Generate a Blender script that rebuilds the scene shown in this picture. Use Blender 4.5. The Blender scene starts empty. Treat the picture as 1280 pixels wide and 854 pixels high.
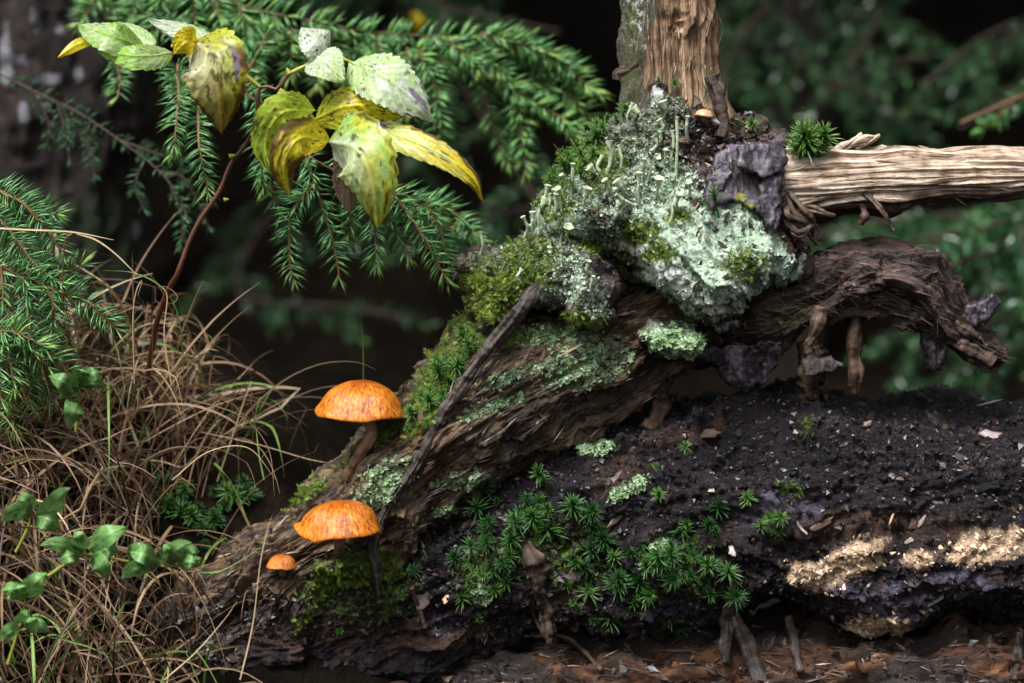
import bpy, math, random
import numpy as np
from mathutils import Vector, Matrix
from mathutils.bvhtree import BVHTree

# ------------------------------------------------------------------ camera, world, sun, exposure
SC = bpy.context.scene
COL = SC.collection
U = 0.00045                      # metres per photo pixel at the focus distance
DIST, PITCH = 1.1, math.radians(-6)
LENS = 36 * DIST / (1280 * U)
cam_d = bpy.data.cameras.new('camera')
cam = bpy.data.objects.new('camera', cam_d); COL.objects.link(cam)
CAM = np.array([0.0, -DIST * math.cos(PITCH), -DIST * math.sin(PITCH)])
cam.location = CAM
cam.rotation_euler = (math.pi / 2 + PITCH, 0, 0)
cam_d.lens = LENS; cam_d.sensor_width = 36
cam_d.clip_start = 0.02; cam_d.clip_end = 400
cam_d.dof.use_dof = True
cam_d.dof.focus_distance = 1.065
cam_d.dof.aperture_fstop = 5.0
cam_d.dof.aperture_blades = 7
SC.camera = cam

SUN_EL, SUN_AZ = math.radians(58), math.radians(212)     # azimuth: clockwise from +Y (behind the camera, to its left)
w = bpy.data.worlds.new('World'); SC.world = w; w.use_nodes = True
nt = w.node_tree
sky = nt.nodes.new('ShaderNodeTexSky'); sky.sky_type = 'NISHITA'; sky.sun_disc = False
sky.sun_elevation = SUN_EL; sky.sun_rotation = SUN_AZ; sky.dust_density = 6.0; sky.ozone_density = 1.0
bg = nt.nodes['Background']; bg.inputs['Strength'].default_value = 0.05
hs = nt.nodes.new('ShaderNodeHueSaturation'); hs.inputs['Saturation'].default_value = 0.5      # overcast: the blue is muted
nt.links.new(sky.outputs[0], hs.inputs['Color']); nt.links.new(hs.outputs[0], bg.inputs['Color'])
sun_d = bpy.data.lights.new('sun', 'SUN'); sun_d.energy = 1.5; sun_d.angle = math.radians(26); sun_d.color = (0.97, 0.985, 1.0)
sun = bpy.data.objects.new('sun', sun_d); COL.objects.link(sun)
sdir = Vector((math.sin(SUN_AZ) * math.cos(SUN_EL), math.cos(SUN_AZ) * math.cos(SUN_EL), math.sin(SUN_EL)))
sun.rotation_euler = sdir.to_track_quat('Z', 'Y').to_euler()
sun.location = sdir * 12
SC.view_settings.view_transform = 'Standard'; SC.view_settings.look = 'None'
SC.view_settings.exposure = 1.65; SC.view_settings.gamma = 1.0
SC.view_settings.use_curve_mapping = False
SC.render.engine = 'CYCLES'
SC.cycles.max_bounces = 6; SC.cycles.diffuse_bounces = 3; SC.cycles.glossy_bounces = 2
SC.cycles.transmission_bounces = 4; SC.cycles.transparent_max_bounces = 4
SC.cycles.caustics_reflective = False; SC.cycles.caustics_refractive = False
SC.cycles.use_denoising = True

rng = np.random.default_rng(11)
random.seed(7)

# ------------------------------------------------------------------ helpers: photo pixel <-> place
K = 36 / LENS / 1280
FWD = np.array([0, math.cos(PITCH), math.sin(PITCH)])
UPV = np.array([0, -math.sin(PITCH), math.cos(PITCH)])
RGT = np.array([1.0, 0, 0])
def ray(px, py):
    d = FWD + RGT * (px - 640) * K + UPV * (427 - py) * K
    return d
def P(px, py, y=0.0):
    d = ray(px, py); t = (y - CAM[1]) / d[1]
    return CAM + d * t
def PV(px, py, y):
    px = np.asarray(px, float); py = np.asarray(py, float)
    d = FWD[None] + RGT[None] * ((px - 640) * K)[:, None] + UPV[None] * ((427 - py) * K)[:, None]
    t = (y - CAM[1]) / d[:, 1]
    return CAM + d * t[:, None]
def pix(V):
    q = V - CAM
    dz = q @ FWD
    return 640 + (q @ RGT) / dz / K, 427 - (q @ UPV) / dz / K

# ------------------------------------------------------------------ helpers: noise
def _h(ix, iy, iz, seed):
    h = (ix.astype(np.uint32) * np.uint32(374761393) + iy.astype(np.uint32) * np.uint32(668265263)
         + iz.astype(np.uint32) * np.uint32(2147483647 & 1274126177) + np.uint32(seed * 7919 + 13))
    h = (h ^ (h >> np.uint32(13))) * np.uint32(1274126177)
    h = (h ^ (h >> np.uint32(15))) * np.uint32(2246822519)
    h = h ^ (h >> np.uint32(16))
    return h.astype(np.float64) / 4294967295.0 * 2 - 1
def vnoise(p, seed=0):
    i = np.floor(p).astype(np.int64); f = p - i
    f = f * f * f * (f * (f * 6 - 15) + 10)
    x, y, z = i[:, 0], i[:, 1], i[:, 2]
    r = 0
    for dx in (0, 1):
        wx = f[:, 0] if dx else 1 - f[:, 0]
        for dy in (0, 1):
            wy = f[:, 1] if dy else 1 - f[:, 1]
            for dz in (0, 1):
                wz = f[:, 2] if dz else 1 - f[:, 2]
                r = r + wx * wy * wz * _h(x + dx, y + dy, z + dz, seed)
    return r
def fbm(p, octv=4, seed=0, gain=0.5):
    a, s, r = 1.0, 0.0, 0
    for k in range(octv):
        r = r + a * vnoise(p * (2.03 ** k) + 17.3 * k, seed + k); s += a; a *= gain
    return r / s
def ridged(p, octv=3, seed=0, gain=0.5):
    a, s, r = 1.0, 0.0, 0
    for k in range(octv):
        r = r + a * (1 - 2.4 * np.abs(vnoise(p * (2.03 ** k) + 9.1 * k, seed + k))); s += a; a *= gain
    return r / s
def sstep(a, b, x):
    t = np.clip((x - a) / (b - a), 0, 1); return t * t * (3 - 2 * t)

# ------------------------------------------------------------------ helpers: objects
def mesh_from(name, V, F, mats=(), attrs=None, smooth=True, mat_idx=None):
    """F: list of int arrays (n,3) or (n,4)."""
    me = bpy.data.meshes.new(name)
    V = np.asarray(V, np.float32)
    me.vertices.add(len(V)); me.vertices.foreach_set('co', V.ravel())
    F = [np.asarray(f, np.int32) for f in (F if isinstance(F, list) else [F]) if len(f)]
    loops = np.concatenate([f.ravel() for f in F])
    tot = np.concatenate([np.full(len(f), f.shape[1], np.int32) for f in F])
    st = np.concatenate([[0], np.cumsum(tot)[:-1]]).astype(np.int32)
    me.loops.add(len(loops)); me.loops.foreach_set('vertex_index', loops)
    me.polygons.add(len(tot)); me.polygons.foreach_set('loop_start', st); me.polygons.foreach_set('loop_total', tot)
    me.polygons.foreach_set('use_smooth', np.full(len(tot), smooth))
    if mat_idx is not None: me.polygons.foreach_set('material_index', np.asarray(mat_idx, np.int32))
    for m in mats: me.materials.append(m)
    for k, a in (attrs or {}).items():
        a = np.asarray(a, np.float32)
        if a.ndim == 1:
            at = me.attributes.new(k, 'FLOAT', 'POINT'); at.data.foreach_set('value', a)
        elif a.shape[1] == 3:
            at = me.attributes.new(k, 'FLOAT_VECTOR', 'POINT'); at.data.foreach_set('vector', a.ravel())
        else:
            at = me.attributes.new(k, 'FLOAT_COLOR', 'POINT'); at.data.foreach_set('color', a.ravel())
    me.update(calc_edges=True); me.validate()
    return me
def obj(name, me, parent=None, kind=None, label=None, cat=None, group=None):
    o = bpy.data.objects.new(name, me); COL.objects.link(o)
    if parent is not None:
        o.parent = parent
        o.matrix_parent_inverse = root_mat(parent).inverted()
    tag(o, label, cat, group, kind)
    return o
def root_mat(o):
    m = Matrix.LocRotScale(o.location, o.rotation_euler, o.scale)
    if o.parent is not None: m = root_mat(o.parent) @ o.matrix_parent_inverse @ m
    return m
def tag(o, label=None, cat=None, group=None, kind=None):
    if label: o['label'] = label
    if cat: o['category'] = cat
    if group: o['group'] = group
    if kind: o['kind'] = kind
def thing(name, loc, label, cat, group=None):
    o = bpy.data.objects.new(name, None); COL.objects.link(o)
    o.location = loc; o.empty_display_size = 0.02
    tag(o, label, cat, group); return o

class Acc:
    """collects many small pieces into one mesh"""
    def __init__(s): s.V = []; s.F3 = []; s.F4 = []; s.A = {}; s.n = 0
    def add(s, V, F3=None, F4=None, **A):
        s.V.append(V)
        if F3 is not None and len(F3): s.F3.append(np.asarray(F3) + s.n)
        if F4 is not None and len(F4): s.F4.append(np.asarray(F4) + s.n)
        for k, a in A.items():
            a = np.asarray(a, float)
            if a.ndim == 0: a = np.full(len(V), float(a))
            elif a.ndim == 1 and len(a) in (3, 4) and len(V) != len(a): a = np.tile(a, (len(V), 1))
            s.A.setdefault(k, []).append(a)
        s.n += len(V)
    def mesh(s, name, mats, smooth=True):
        F = []
        if s.F3: F.append(np.concatenate(s.F3))
        if s.F4: F.append(np.concatenate(s.F4))
        return mesh_from(name, np.concatenate(s.V), F, mats, {k: np.concatenate(a) for k, a in s.A.items()}, smooth)

def grid_faces(nu, nv, wrap=False):
    i = np.arange(nu - 1)[:, None]; j = np.arange(nv if wrap else nv - 1)[None]
    j2 = (j + 1) % nv
    return np.stack([i * nv + j, i * nv + j2, (i + 1) * nv + j2, (i + 1) * nv + j], -1).reshape(-1, 4)

def spline(C, n):
    """Catmull-Rom through rows of C, resampled evenly in the first three columns"""
    C = np.asarray(C, float)
    if len(C) == 2: C = np.stack([C[0], C.mean(0), C[1]])
    Q = np.vstack([2 * C[0] - C[1], C, 2 * C[-1] - C[-2]])
    out = []
    for k in range(1, len(Q) - 2):
        t = np.linspace(0, 1, 24, endpoint=False)[:, None]
        p0, p1, p2, p3 = Q[k - 1], Q[k], Q[k + 1], Q[k + 2]
        out.append(0.5 * (2 * p1 + (p2 - p0) * t + (2 * p0 - 5 * p1 + 4 * p2 - p3) * t ** 2 + (3 * p1 - p0 - 3 * p2 + p3) * t ** 3))
    out = np.vstack(out + [C[-1:]])
    s = np.concatenate([[0], np.cumsum(np.linalg.norm(np.diff(out[:, :3], axis=0), axis=1))])
    t = np.linspace(0, s[-1], n)
    return np.stack([np.interp(t, s, out[:, k]) for k in range(out.shape[1])], 1), t
def nrm(v): return v / np.maximum(np.linalg.norm(v, axis=-1, keepdims=True), 1e-12)
def frames(c, ref=np.array([0, 1.0, 0])):
    T = nrm(np.gradient(c, axis=0))
    D = ref[None] - T * (T @ ref)[:, None]; D = nrm(D)
    N = np.cross(D, T)
    return T, N, D

def limb_mesh(name, stations, nu, nv, mat, disp=None, masks=None, cap=True, sq=1.0):
    """stations: (px, py, y, half width in the picture plane px, half depth px)"""
    C = np.array([list(P(s[0], s[1], s[2])) + [s[3] * U, s[4] * U] for s in stations])
    R, s = spline(C, nu)
    c, rv, rd = R[:, :3], R[:, 3], R[:, 4]
    T, N, D = frames(c)
    th = np.linspace(0, 2 * math.pi, nv, endpoint=False)
    ct, st = np.cos(th), np.sin(th)
    ct, st = np.sign(ct) * np.abs(ct) ** sq, np.sign(st) * np.abs(st) ** sq
    V = c[:, None] + N[:, None] * (rv[:, None] * ct)[..., None] + D[:, None] * (rd[:, None] * st)[..., None]
    out = nrm(N[:, None] * (ct[None] / np.maximum(rv, 1e-5)[:, None])[..., None] + D[:, None] * (st[None] / np.maximum(rd, 1e-5)[:, None])[..., None])
    rm = (rv + rd) / 2
    rbar = rm.mean()
    g = np.stack([np.repeat(s[:, None], nv, 1), np.tile(ct * rbar, (nu, 1)), np.tile(st * rbar, (nu, 1))], -1).reshape(-1, 3)
    V = V.reshape(-1, 3); out = out.reshape(-1, 3)
    if disp is not None:
        d = disp(g, V, np.repeat(s / s[-1], nv))
        V = V + out * d[:, None]
    F4 = grid_faces(nu, nv, True); F3 = np.zeros((0, 3), int)
    if cap:
        V = np.vstack([V, c[:1], c[-1:]]); n = nu * nv
        g = np.vstack([g, g[:1], g[nu * nv - 1:nu * nv]])
        j = np.arange(nv); j2 = (j + 1) % nv
        F3 = np.vstack([np.stack([np.full(nv, n), j2, j], 1), np.stack([np.full(nv, n + 1), (nu - 1) * nv + j, (nu - 1) * nv + j2], 1)])
    at = {'grain': g}
    if masks:
        X, Y = pix(V)
        for k, f in masks.items(): at[k] = f(X, Y, V, g)
    return mesh_from(name, V, [F4, F3], [mat], at)

def poly_dist(px, py, poly):
    """signed distance, positive inside"""
    poly = np.asarray(poly, float); n = len(poly)
    d = np.full(px.shape, 1e9); ins = np.zeros(px.shape, bool)
    for i in range(n):
        a, b = poly[i], poly[(i + 1) % n]
        e = b - a
        t = np.clip(((px - a[0]) * e[0] + (py - a[1]) * e[1]) / (e @ e), 0, 1)
        d = np.minimum(d, np.hypot(px - a[0] - t * e[0], py - a[1] - t * e[1]))
        cond = ((a[1] > py) != (b[1] > py)) & (px < (b[0] - a[0]) * (py - a[1]) / (b[1] - a[1] + 1e-12) + a[0])
        ins ^= cond
    return np.where(ins, d, -d)
def smooth_poly(poly, k=4, jag=0.0, seed=0):
    C = np.asarray(poly, float); n = len(C)
    Q = np.vstack([C[-1], C, C[0], C[1]])
    out = []
    for i in range(1, n + 1):
        for t in np.arange(k) / k:
            p0, p1, p2, p3 = Q[i - 1], Q[i], Q[i + 1], Q[i + 2]
            out.append(0.5 * (2 * p1 + (p2 - p0) * t + (2 * p0 - 5 * p1 + 4 * p2 - p3) * t ** 2 + (3 * p1 - p0 - 3 * p2 + p3) * t ** 3))
    out = np.array(out)
    if jag:
        r = np.random.default_rng(seed); out = out + r.normal(0, jag, out.shape)
    return out
def inflate_mesh(name, poly, y0, front, back, mat, step=1.3, noise=None, masks=None, jag=0.0, seed=0, tilt=(0, 0)):
    """solid lump: outline at depth y0, front(px,py,d) and back(px,py,d) give thickness in metres"""
    poly = smooth_poly(poly, 4, jag, seed)
    x0, y0p = poly.min(0) - 2 * step; x1, y1 = poly.max(0) + 2 * step
    nx, ny = int((x1 - x0) / step) + 1, int((y1 - y0p) / step) + 1
    gx, gy = np.meshgrid(x0 + np.arange(nx) * step, y0p + np.arange(ny) * step)
    d = poly_dist(gx, gy, poly)
    wob = vnoise(np.stack([gx.ravel() / 9, gy.ravel() / 9, np.full(gx.size, seed + .5)], 1), seed + 50).reshape(gx.shape) * 2.0 * (1 if jag else 0)
    d = d + wob
    ins = d > 0
    cell = ins[:-1, :-1] & ins[1:, :-1] & ins[:-1, 1:] & ins[1:, 1:]
    used = np.zeros_like(ins); used[:-1, :-1] |= cell; used[1:, :-1] |= cell; used[:-1, 1:] |= cell; used[1:, 1:] |= cell
    # boundary verts of the used set
    cnt = np.zeros(ins.shape, int); cnt[:-1, :-1] += cell; cnt[1:, :-1] += cell; cnt[:-1, 1:] += cell; cnt[1:, 1:] += cell
    bnd = used & (cnt < 4)
    PX, PY, DD = gx[used], gy[used], np.where(bnd, 0, d)[used]
    B = PV(PX, PY, y0)
    tl = (PX - poly[:, 0].mean()) * U * tilt[0] + (PY - poly[:, 1].mean()) * U * tilt[1]
    fr, bk = front(PX, PY, DD), back(PX, PY, DD)
    Vf = B.copy(); Vf[:, 1] += tl - fr
    Vb = B.copy(); Vb[:, 1] += tl + bk
    n = len(B); idx = -np.ones(ins.shape, int); idx[used] = np.arange(n)
    bb = bnd[used]
    idb = np.where(bb, np.arange(n), np.arange(n) + n)
    ii, jj = np.nonzero(cell)
    q = np.stack([idx[ii, jj], idx[ii + 1, jj], idx[ii + 1, jj + 1], idx[ii, jj + 1]], 1)
    qb = idb[q][:, ::-1]
    V = np.vstack([Vf, Vb]); F = np.vstack([q, qb])
    if noise is not None:
        me0 = mesh_from('tmp', V, F)
        nn = np.empty(len(V) * 3, np.float32); me0.vertices.foreach_get('normal', nn); nn = nn.reshape(-1, 3)
        bpy.data.meshes.remove(me0)
        X, Y = pix(V)
        V = V + nn * noise(V, X, Y)[:, None]
    g = np.stack([V[:, 2], V[:, 0], V[:, 1]], 1)
    at = {'grain': g}
    if masks:
        X, Y = pix(V)
        for k, f in masks.items(): at[k] = f(X, Y, V, g)
    keep = np.zeros(len(V), bool); keep[F.ravel()] = True
    re = np.cumsum(keep) - 1
    return mesh_from(name, V[keep], re[F], [mat], {k: a[keep] for k, a in at.items()})

def arrays(me):
    n = len(me.vertices); co = np.empty(n * 3, np.float32); no = np.empty(n * 3, np.float32)
    me.vertices.foreach_get('co', co); me.vertices.foreach_get('normal', no)
    return co.reshape(-1, 3).astype(float), no.reshape(-1, 3).astype(float)
def attr(me, k):
    a = me.attributes[k]; v = np.empty(len(me.vertices), np.float32); a.data.foreach_get('value', v); return v

def blobs(X, Y, lst):
    """soft union of ellipses (cx, cy, rx, ry[, angle]) in photo pixels, 1 in the middle, 0 outside"""
    m = np.zeros(len(X))
    for b in lst:
        a = math.radians(b[4]) if len(b) > 4 else 0
        dx, dy = X - b[0], Y - b[1]
        u = (dx * math.cos(a) + dy * math.sin(a)) / b[2]; v = (-dx * math.sin(a) + dy * math.cos(a)) / b[3]
        m = np.maximum(m, np.clip(1.5 - np.hypot(u, v), 0, 1))
    return m

# ------------------------------------------------------------------ materials
def new_mat(name):
    m = bpy.data.materials.new(name); m.use_nodes = True
    n = m.node_tree; b = n.nodes['Principled BSDF']; return m, n, b
def nd(n, typ, **kw):
    x = n.nodes.new(typ)
    for k, v in kw.items(): setattr(x, k, v)
    return x
def ramp(n, stops, interp='LINEAR'):
    r = n.nodes.new('ShaderNodeValToRGB'); e = r.color_ramp; e.interpolation = interp
    while len(e.elements) < len(stops): e.elements.new(0.5)
    for el, (p, c) in zip(e.elements, stops):
        el.position = p; el.color = (*c, 1) if len(c) == 3 else c
    return r
def mixc(n, fac, a, b, blend='MIX'):
    m = n.nodes.new('ShaderNodeMix'); m.data_type = 'RGBA'; m.blend_type = blend
    for s, v in ((0, fac), (6, a), (7, b)):
        if hasattr(v, 'is_linked') or hasattr(v, 'links'): n.links.new(v, m.inputs[s])
        else: m.inputs[s].default_value = v if s == 0 else (*v, 1)
    return m.outputs[2]
def math_n(n, op, a, b=None, clamp=False):
    m = n.nodes.new('ShaderNodeMath'); m.operation = op; m.use_clamp = clamp
    for i, v in ((0, a), (1, b)):
        if v is None: continue
        if hasattr(v, 'links'): n.links.new(v, m.inputs[i])
        else: m.inputs[i].default_value = v
    return m.outputs[0]
def noise_n(n, vec, scale, detail=6, rough=0.6, dist=0.0):
    t = n.nodes.new('ShaderNodeTexNoise'); t.inputs['Scale'].default_value = scale
    t.inputs['Detail'].default_value = detail; t.inputs['Roughness'].default_value = rough
    t.inputs['Distortion'].default_value = dist
    if vec is not None: n.links.new(vec, t.inputs['Vector'])
    return t.outputs['Fac']

def wood_mat(name, stops, sa=18, sc=260, overlays=(), rough=(0.35, 0.75), bump=0.5, bump_d=0.0012, spec=0.5, mottled=None, contrast=1.7):
    m, n, b = new_mat(name)
    g = nd(n, 'ShaderNodeAttribute', attribute_name='grain')
    mp = nd(n, 'ShaderNodeMapping'); mp.inputs['Scale'].default_value = (sa, sc, sc)
    n.links.new(g.outputs['Vector'], mp.inputs['Vector'])
    gn0 = noise_n(n, mp.outputs[0], 1.0, 5, 0.6, 0.6)
    mp2 = nd(n, 'ShaderNodeMapping'); mp2.inputs['Scale'].default_value = (sa * 4, sc * 4.5, sc * 4.5)
    n.links.new(g.outputs['Vector'], mp2.inputs['Vector'])
    gn2 = noise_n(n, mp2.outputs[0], 1.0, 4, 0.65, 0.3)
    gn = math_n(n, 'ADD', math_n(n, 'MULTIPLY', gn0, 0.62), math_n(n, 'MULTIPLY', gn2, 0.38))
    geo = nd(n, 'ShaderNodeTexCoord')
    pos = geo.outputs['Object']
    fine = noise_n(n, pos, 900, 5, 0.7)
    mid = noise_n(n, pos, 95, 5, 0.6)
    f = math_n(n, 'ADD', math_n(n, 'MULTIPLY', math_n(n, 'ADD', math_n(n, 'MULTIPLY', gn, 0.75), math_n(n, 'MULTIPLY', mid, 0.25)), contrast), 0.5 - 0.5 * contrast)
    r = ramp(n, stops); n.links.new(f, r.inputs[0])
    c = r.outputs[0]
    if mottled:
        mr = ramp(n, [(0.5, (0, 0, 0)), (0.66, (1, 1, 1))]); n.links.new(mid, mr.inputs[0])
        c = mixc(n, math_n(n, 'MULTIPLY', mr.outputs[0], mottled[0]), c, mottled[1])
    for (an, ca, cb, sc2, ed) in overlays:
        a = nd(n, 'ShaderNodeAttribute', attribute_name=an)
        nn = noise_n(n, pos, sc2, 6, 0.65)
        e = math_n(n, 'ADD', a.outputs['Fac'], math_n(n, 'MULTIPLY', math_n(n, 'SUBTRACT', nn, 0.5), 1.5))
        rr = ramp(n, [(0.5 - ed, (0, 0, 0)), (0.5 + ed, (1, 1, 1))]); n.links.new(e, rr.inputs[0])
        fa = math_n(n, 'MULTIPLY', rr.outputs[0], math_n(n, 'GREATER_THAN', a.outputs['Fac'], 0.02))
        n2 = noise_n(n, pos, 700, 4, 0.7)
        rc = ramp(n, [(0.36, ca), (0.64, cb)]); n.links.new(n2, rc.inputs[0])
        c = mixc(n, fa, c, rc.outputs[0])
    n.links.new(c, b.inputs['Base Color'])
    rg = nd(n, 'ShaderNodeMapRange'); rg.inputs[3].default_value = rough[0]; rg.inputs[4].default_value = rough[1]
    rg.inputs[1].default_value = 0.3; rg.inputs[2].default_value = 0.7
    n.links.new(mid, rg.inputs[0]); n.links.new(rg.outputs[0], b.inputs['Roughness'])
    b.inputs['Specular IOR Level'].default_value = spec
    bp = nd(n, 'ShaderNodeBump'); bp.inputs['Strength'].default_value = bump; bp.inputs['Distance'].default_value = bump_d
    h = math_n(n, 'ADD', gn, math_n(n, 'MULTIPLY', fine, 0.5))
    n.links.new(h, bp.inputs['Height']); n.links.new(bp.outputs[0], b.inputs['Normal'])
    return m
def tint_mat(name, stops, rough=0.5, spec=0.5, trans=0.0, var=0.25, scale=400, bump=0.0):
    """colour from the 'tint' attribute of each small piece, varied by noise"""
    m, n, b = new_mat(name)
    a = nd(n, 'ShaderNodeAttribute', attribute_name='tint')
    tc = nd(n, 'ShaderNodeTexCoord')
    nn = noise_n(n, tc.outputs['Object'], scale, 4, 0.6)
    f = math_n(n, 'ADD', a.outputs['Fac'], math_n(n, 'MULTIPLY', math_n(n, 'SUBTRACT', nn, 0.5), var))
    r = ramp(n, stops); n.links.new(f, r.inputs[0])
    n.links.new(r.outputs[0], b.inputs['Base Color'])
    b.inputs['Roughness'].default_value = rough; b.inputs['Specular IOR Level'].default_value = spec
    if bump:
        bp = nd(n, 'ShaderNodeBump'); bp.inputs['Strength'].default_value = bump; bp.inputs['Distance'].default_value = 0.0006
        n.links.new(nn, bp.inputs['Height']); n.links.new(bp.outputs[0], b.inputs['Normal'])
    if trans:
        t = nd(n, 'ShaderNodeBsdfTranslucent'); n.links.new(r.outputs[0], t.inputs['Color'])
        mx = nd(n, 'ShaderNodeMixShader'); mx.inputs[0].default_value = trans
        n.links.new(b.outputs[0], mx.inputs[1]); n.links.new(t.outputs[0], mx.inputs[2])
        n.links.new(mx.outputs[0], n.nodes['Material Output'].inputs['Surface'])
    return m

# ------------------------------------------------------------------ materials of the wood and ground
MOSSC = ((0.03, 0.065, 0.008), (0.14, 0.21, 0.02))
M_trunk = wood_mat('rotten_brown_wood', [(0.3, (0.010, 0.006, 0.004)), (0.45, (0.05, 0.029, 0.016)), (0.58, (0.16, 0.095, 0.048)), (0.72, (0.36, 0.24, 0.13))],
                   sa=14, sc=210, mottled=(.45, (0.10, 0.10, 0.03)), contrast=2.0, rough=(0.35, 0.7), bump=0.9, bump_d=0.002,
                   overlays=[('soil', (0.014, 0.009, 0.007), (0.055, 0.034, 0.024), 120, .14),
                             ('lichen', (0.12, 0.22, 0.12), (0.36, 0.46, 0.3), 150, .1), ('moss', *MOSSC, 110, .12)])
M_head = wood_mat('lichen_covered_wood', [(0.3, (0.012, 0.009, 0.008)), (0.5, (0.05, 0.035, 0.028)), (0.7, (0.15, 0.11, 0.09))],
                  sa=120, sc=120, rough=(0.6, 0.9), bump=0.8, bump_d=0.002, spec=0.3,
                  overlays=[('purple', (0.04, 0.032, 0.045), (0.2, 0.165, 0.2), 200, .1),
                            ('granule', (0.07, 0.065, 0.05), (0.30, 0.31, 0.24), 260, .12),
                            ('lichen', (0.24, 0.35, 0.25), (0.56, 0.67, 0.52), 130, .1),
                            ('white', (0.6, 0.62, 0.58), (0.8, 0.82, 0.78), 160, .1),
                            ('moss', *MOSSC, 110, .1), ('soil', (0.012, 0.008, 0.007), (0.05, 0.03, 0.022), 120, .14)])
M_log = wood_mat('black_humus_log', [(0.3, (0.0025, 0.002, 0.003)), (0.5, (0.008, 0.006, 0.009)), (0.62, (0.021, 0.015, 0.021)), (0.78, (0.085, 0.06, 0.062))],
                 sa=40, sc=170, rough=(0.14, 0.6), bump=1.0, bump_d=0.003, spec=.35,
                 overlays=[('brown', (0.03, 0.016, 0.011), (0.11, 0.062, 0.04), 90, .15), ('lilac', (0.035, 0.03, 0.05), (0.15, 0.125, 0.185), 110, .1),
                           ('pale', (0.34, 0.2, 0.11), (0.78, 0.6, 0.42), 75, .13),
                           ('lichen', (0.14, 0.24, 0.14), (0.36, 0.46, 0.3), 150, .1), ('moss', *MOSSC, 110, .1)])
M_core = wood_mat('red_rotten_wood', [(0.3, (0.008, 0.004, 0.002)), (0.5, (0.05, 0.018, 0.006)), (0.7, (0.2, 0.075, 0.02))],
                  sa=14, sc=160, rough=(0.5, 0.8), bump=0.9, bump_d=0.002,
                  overlays=[('soil', (0.010, 0.007, 0.006), (0.03, 0.02, 0.015), 70, .2)])
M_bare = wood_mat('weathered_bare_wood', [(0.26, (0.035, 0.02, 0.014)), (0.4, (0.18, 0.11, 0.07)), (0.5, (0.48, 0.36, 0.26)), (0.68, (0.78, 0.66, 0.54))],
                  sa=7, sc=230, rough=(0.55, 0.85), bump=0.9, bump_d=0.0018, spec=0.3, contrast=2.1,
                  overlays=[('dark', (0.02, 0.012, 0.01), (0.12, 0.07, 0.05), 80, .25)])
M_snag = wood_mat('snag_wood', [(0.3, (0.03, 0.016, 0.01)), (0.45, (0.13, 0.075, 0.04)), (0.58, (0.32, 0.2, 0.12)), (0.75, (0.55, 0.38, 0.24))],
                  sa=8, sc=330, rough=(0.55, 0.85), bump=0.9, bump_d=0.0018, spec=0.3,
                  overlays=[('bark', (0.03, 0.028, 0.02), (0.13, 0.125, 0.09), 160, .15), ('lichen', (0.3, 0.34, 0.27), (0.6, 0.62, 0.54), 250, .06), ('moss', (0.03, 0.04, 0.012), (0.1, 0.11, 0.03), 140, .12)])
M_dark = wood_mat('dark_rotten_wood', [(0.3, (0.01, 0.007, 0.006)), (0.48, (0.045, 0.026, 0.019)), (0.6, (0.12, 0.07, 0.05)), (0.76, (0.27, 0.18, 0.13))],
                  sa=16, sc=200, rough=(0.35, 0.7), bump=1.0, bump_d=0.002,
                  overlays=[('moss', (0.03, 0.04, 0.01), (0.12, 0.12, 0.03), 120, .15)])
M_plate = wood_mat('blue_black_bark', [(0.3, (0.010, 0.007, 0.007)), (0.45, (0.034, 0.026, 0.03)), (0.56, (0.065, 0.053, 0.075)), (0.72, (0.19, 0.16, 0.19))],
                   sa=60, sc=110, contrast=2.3, rough=(0.18, 0.5), bump=.7, bump_d=0.0008, overlays=[('moss', (0.1, 0.1, 0.01), (0.25, 0.24, 0.04), 120, .08)])
M_root = wood_mat('grey_brown_root', [(0.3, (0.012, 0.009, 0.008)), (0.5, (0.05, 0.038, 0.032)), (0.68, (0.14, 0.11, 0.09))], sa=40, sc=500, bump=.8, overlays=[('moss', (0.1, .13, .06), (.3, .36, .22), 150, .08)])
M_splint = wood_mat('splinter_wood', [(0.3, (0.015, 0.009, 0.006)), (0.5, (0.07, 0.04, 0.024)), (0.7, (0.22, 0.14, 0.085))], sa=20, sc=400, bump=0.6)
M_grey = wood_mat('grey_splinter_wood', [(0.3, (0.025, 0.02, 0.02)), (0.5, (0.09, 0.075, 0.07)), (0.7, (0.24, 0.2, 0.18))], sa=20, sc=400, bump=0.6)
M_crumb = tint_mat('humus_crumb', [(0.0, (0.006, 0.005, 0.006)), (0.45, (0.022, 0.016, 0.018)), (0.72, (0.07, 0.042, 0.03)), (0.9, (0.2, 0.13, 0.085)), (1.0, (0.45, 0.33, 0.23))], rough=0.4)
M_pale = tint_mat('pale_chewed_wood', [(0.0, (0.26, 0.16, 0.09)), (0.5, (0.6, 0.42, 0.27)), (1.0, (0.85, 0.7, 0.52))], rough=0.75, spec=0.3)
M_lich = tint_mat('lichen_flakes', [(0.0, (0.09, 0.1, 0.06)), (0.35, (0.22, 0.28, 0.18)), (0.7, (0.36, 0.48, 0.35)), (1.0, (0.66, 0.76, 0.63))], rough=0.85, spec=0.2)
M_lichg = tint_mat('leafy_green_lichen', [(0.0, (0.12, 0.2, 0.08)), (0.5, (0.26, 0.4, 0.2)), (1.0, (0.5, 0.62, 0.4))], rough=0.8, spec=0.2)
M_fmoss = tint_mat('feather_moss', [(0.0, (0.025, 0.055, 0.006)), (0.5, (0.13, 0.21, 0.02)), (1.0, (0.38, 0.46, 0.06))], rough=0.55, trans=0.25)

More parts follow.
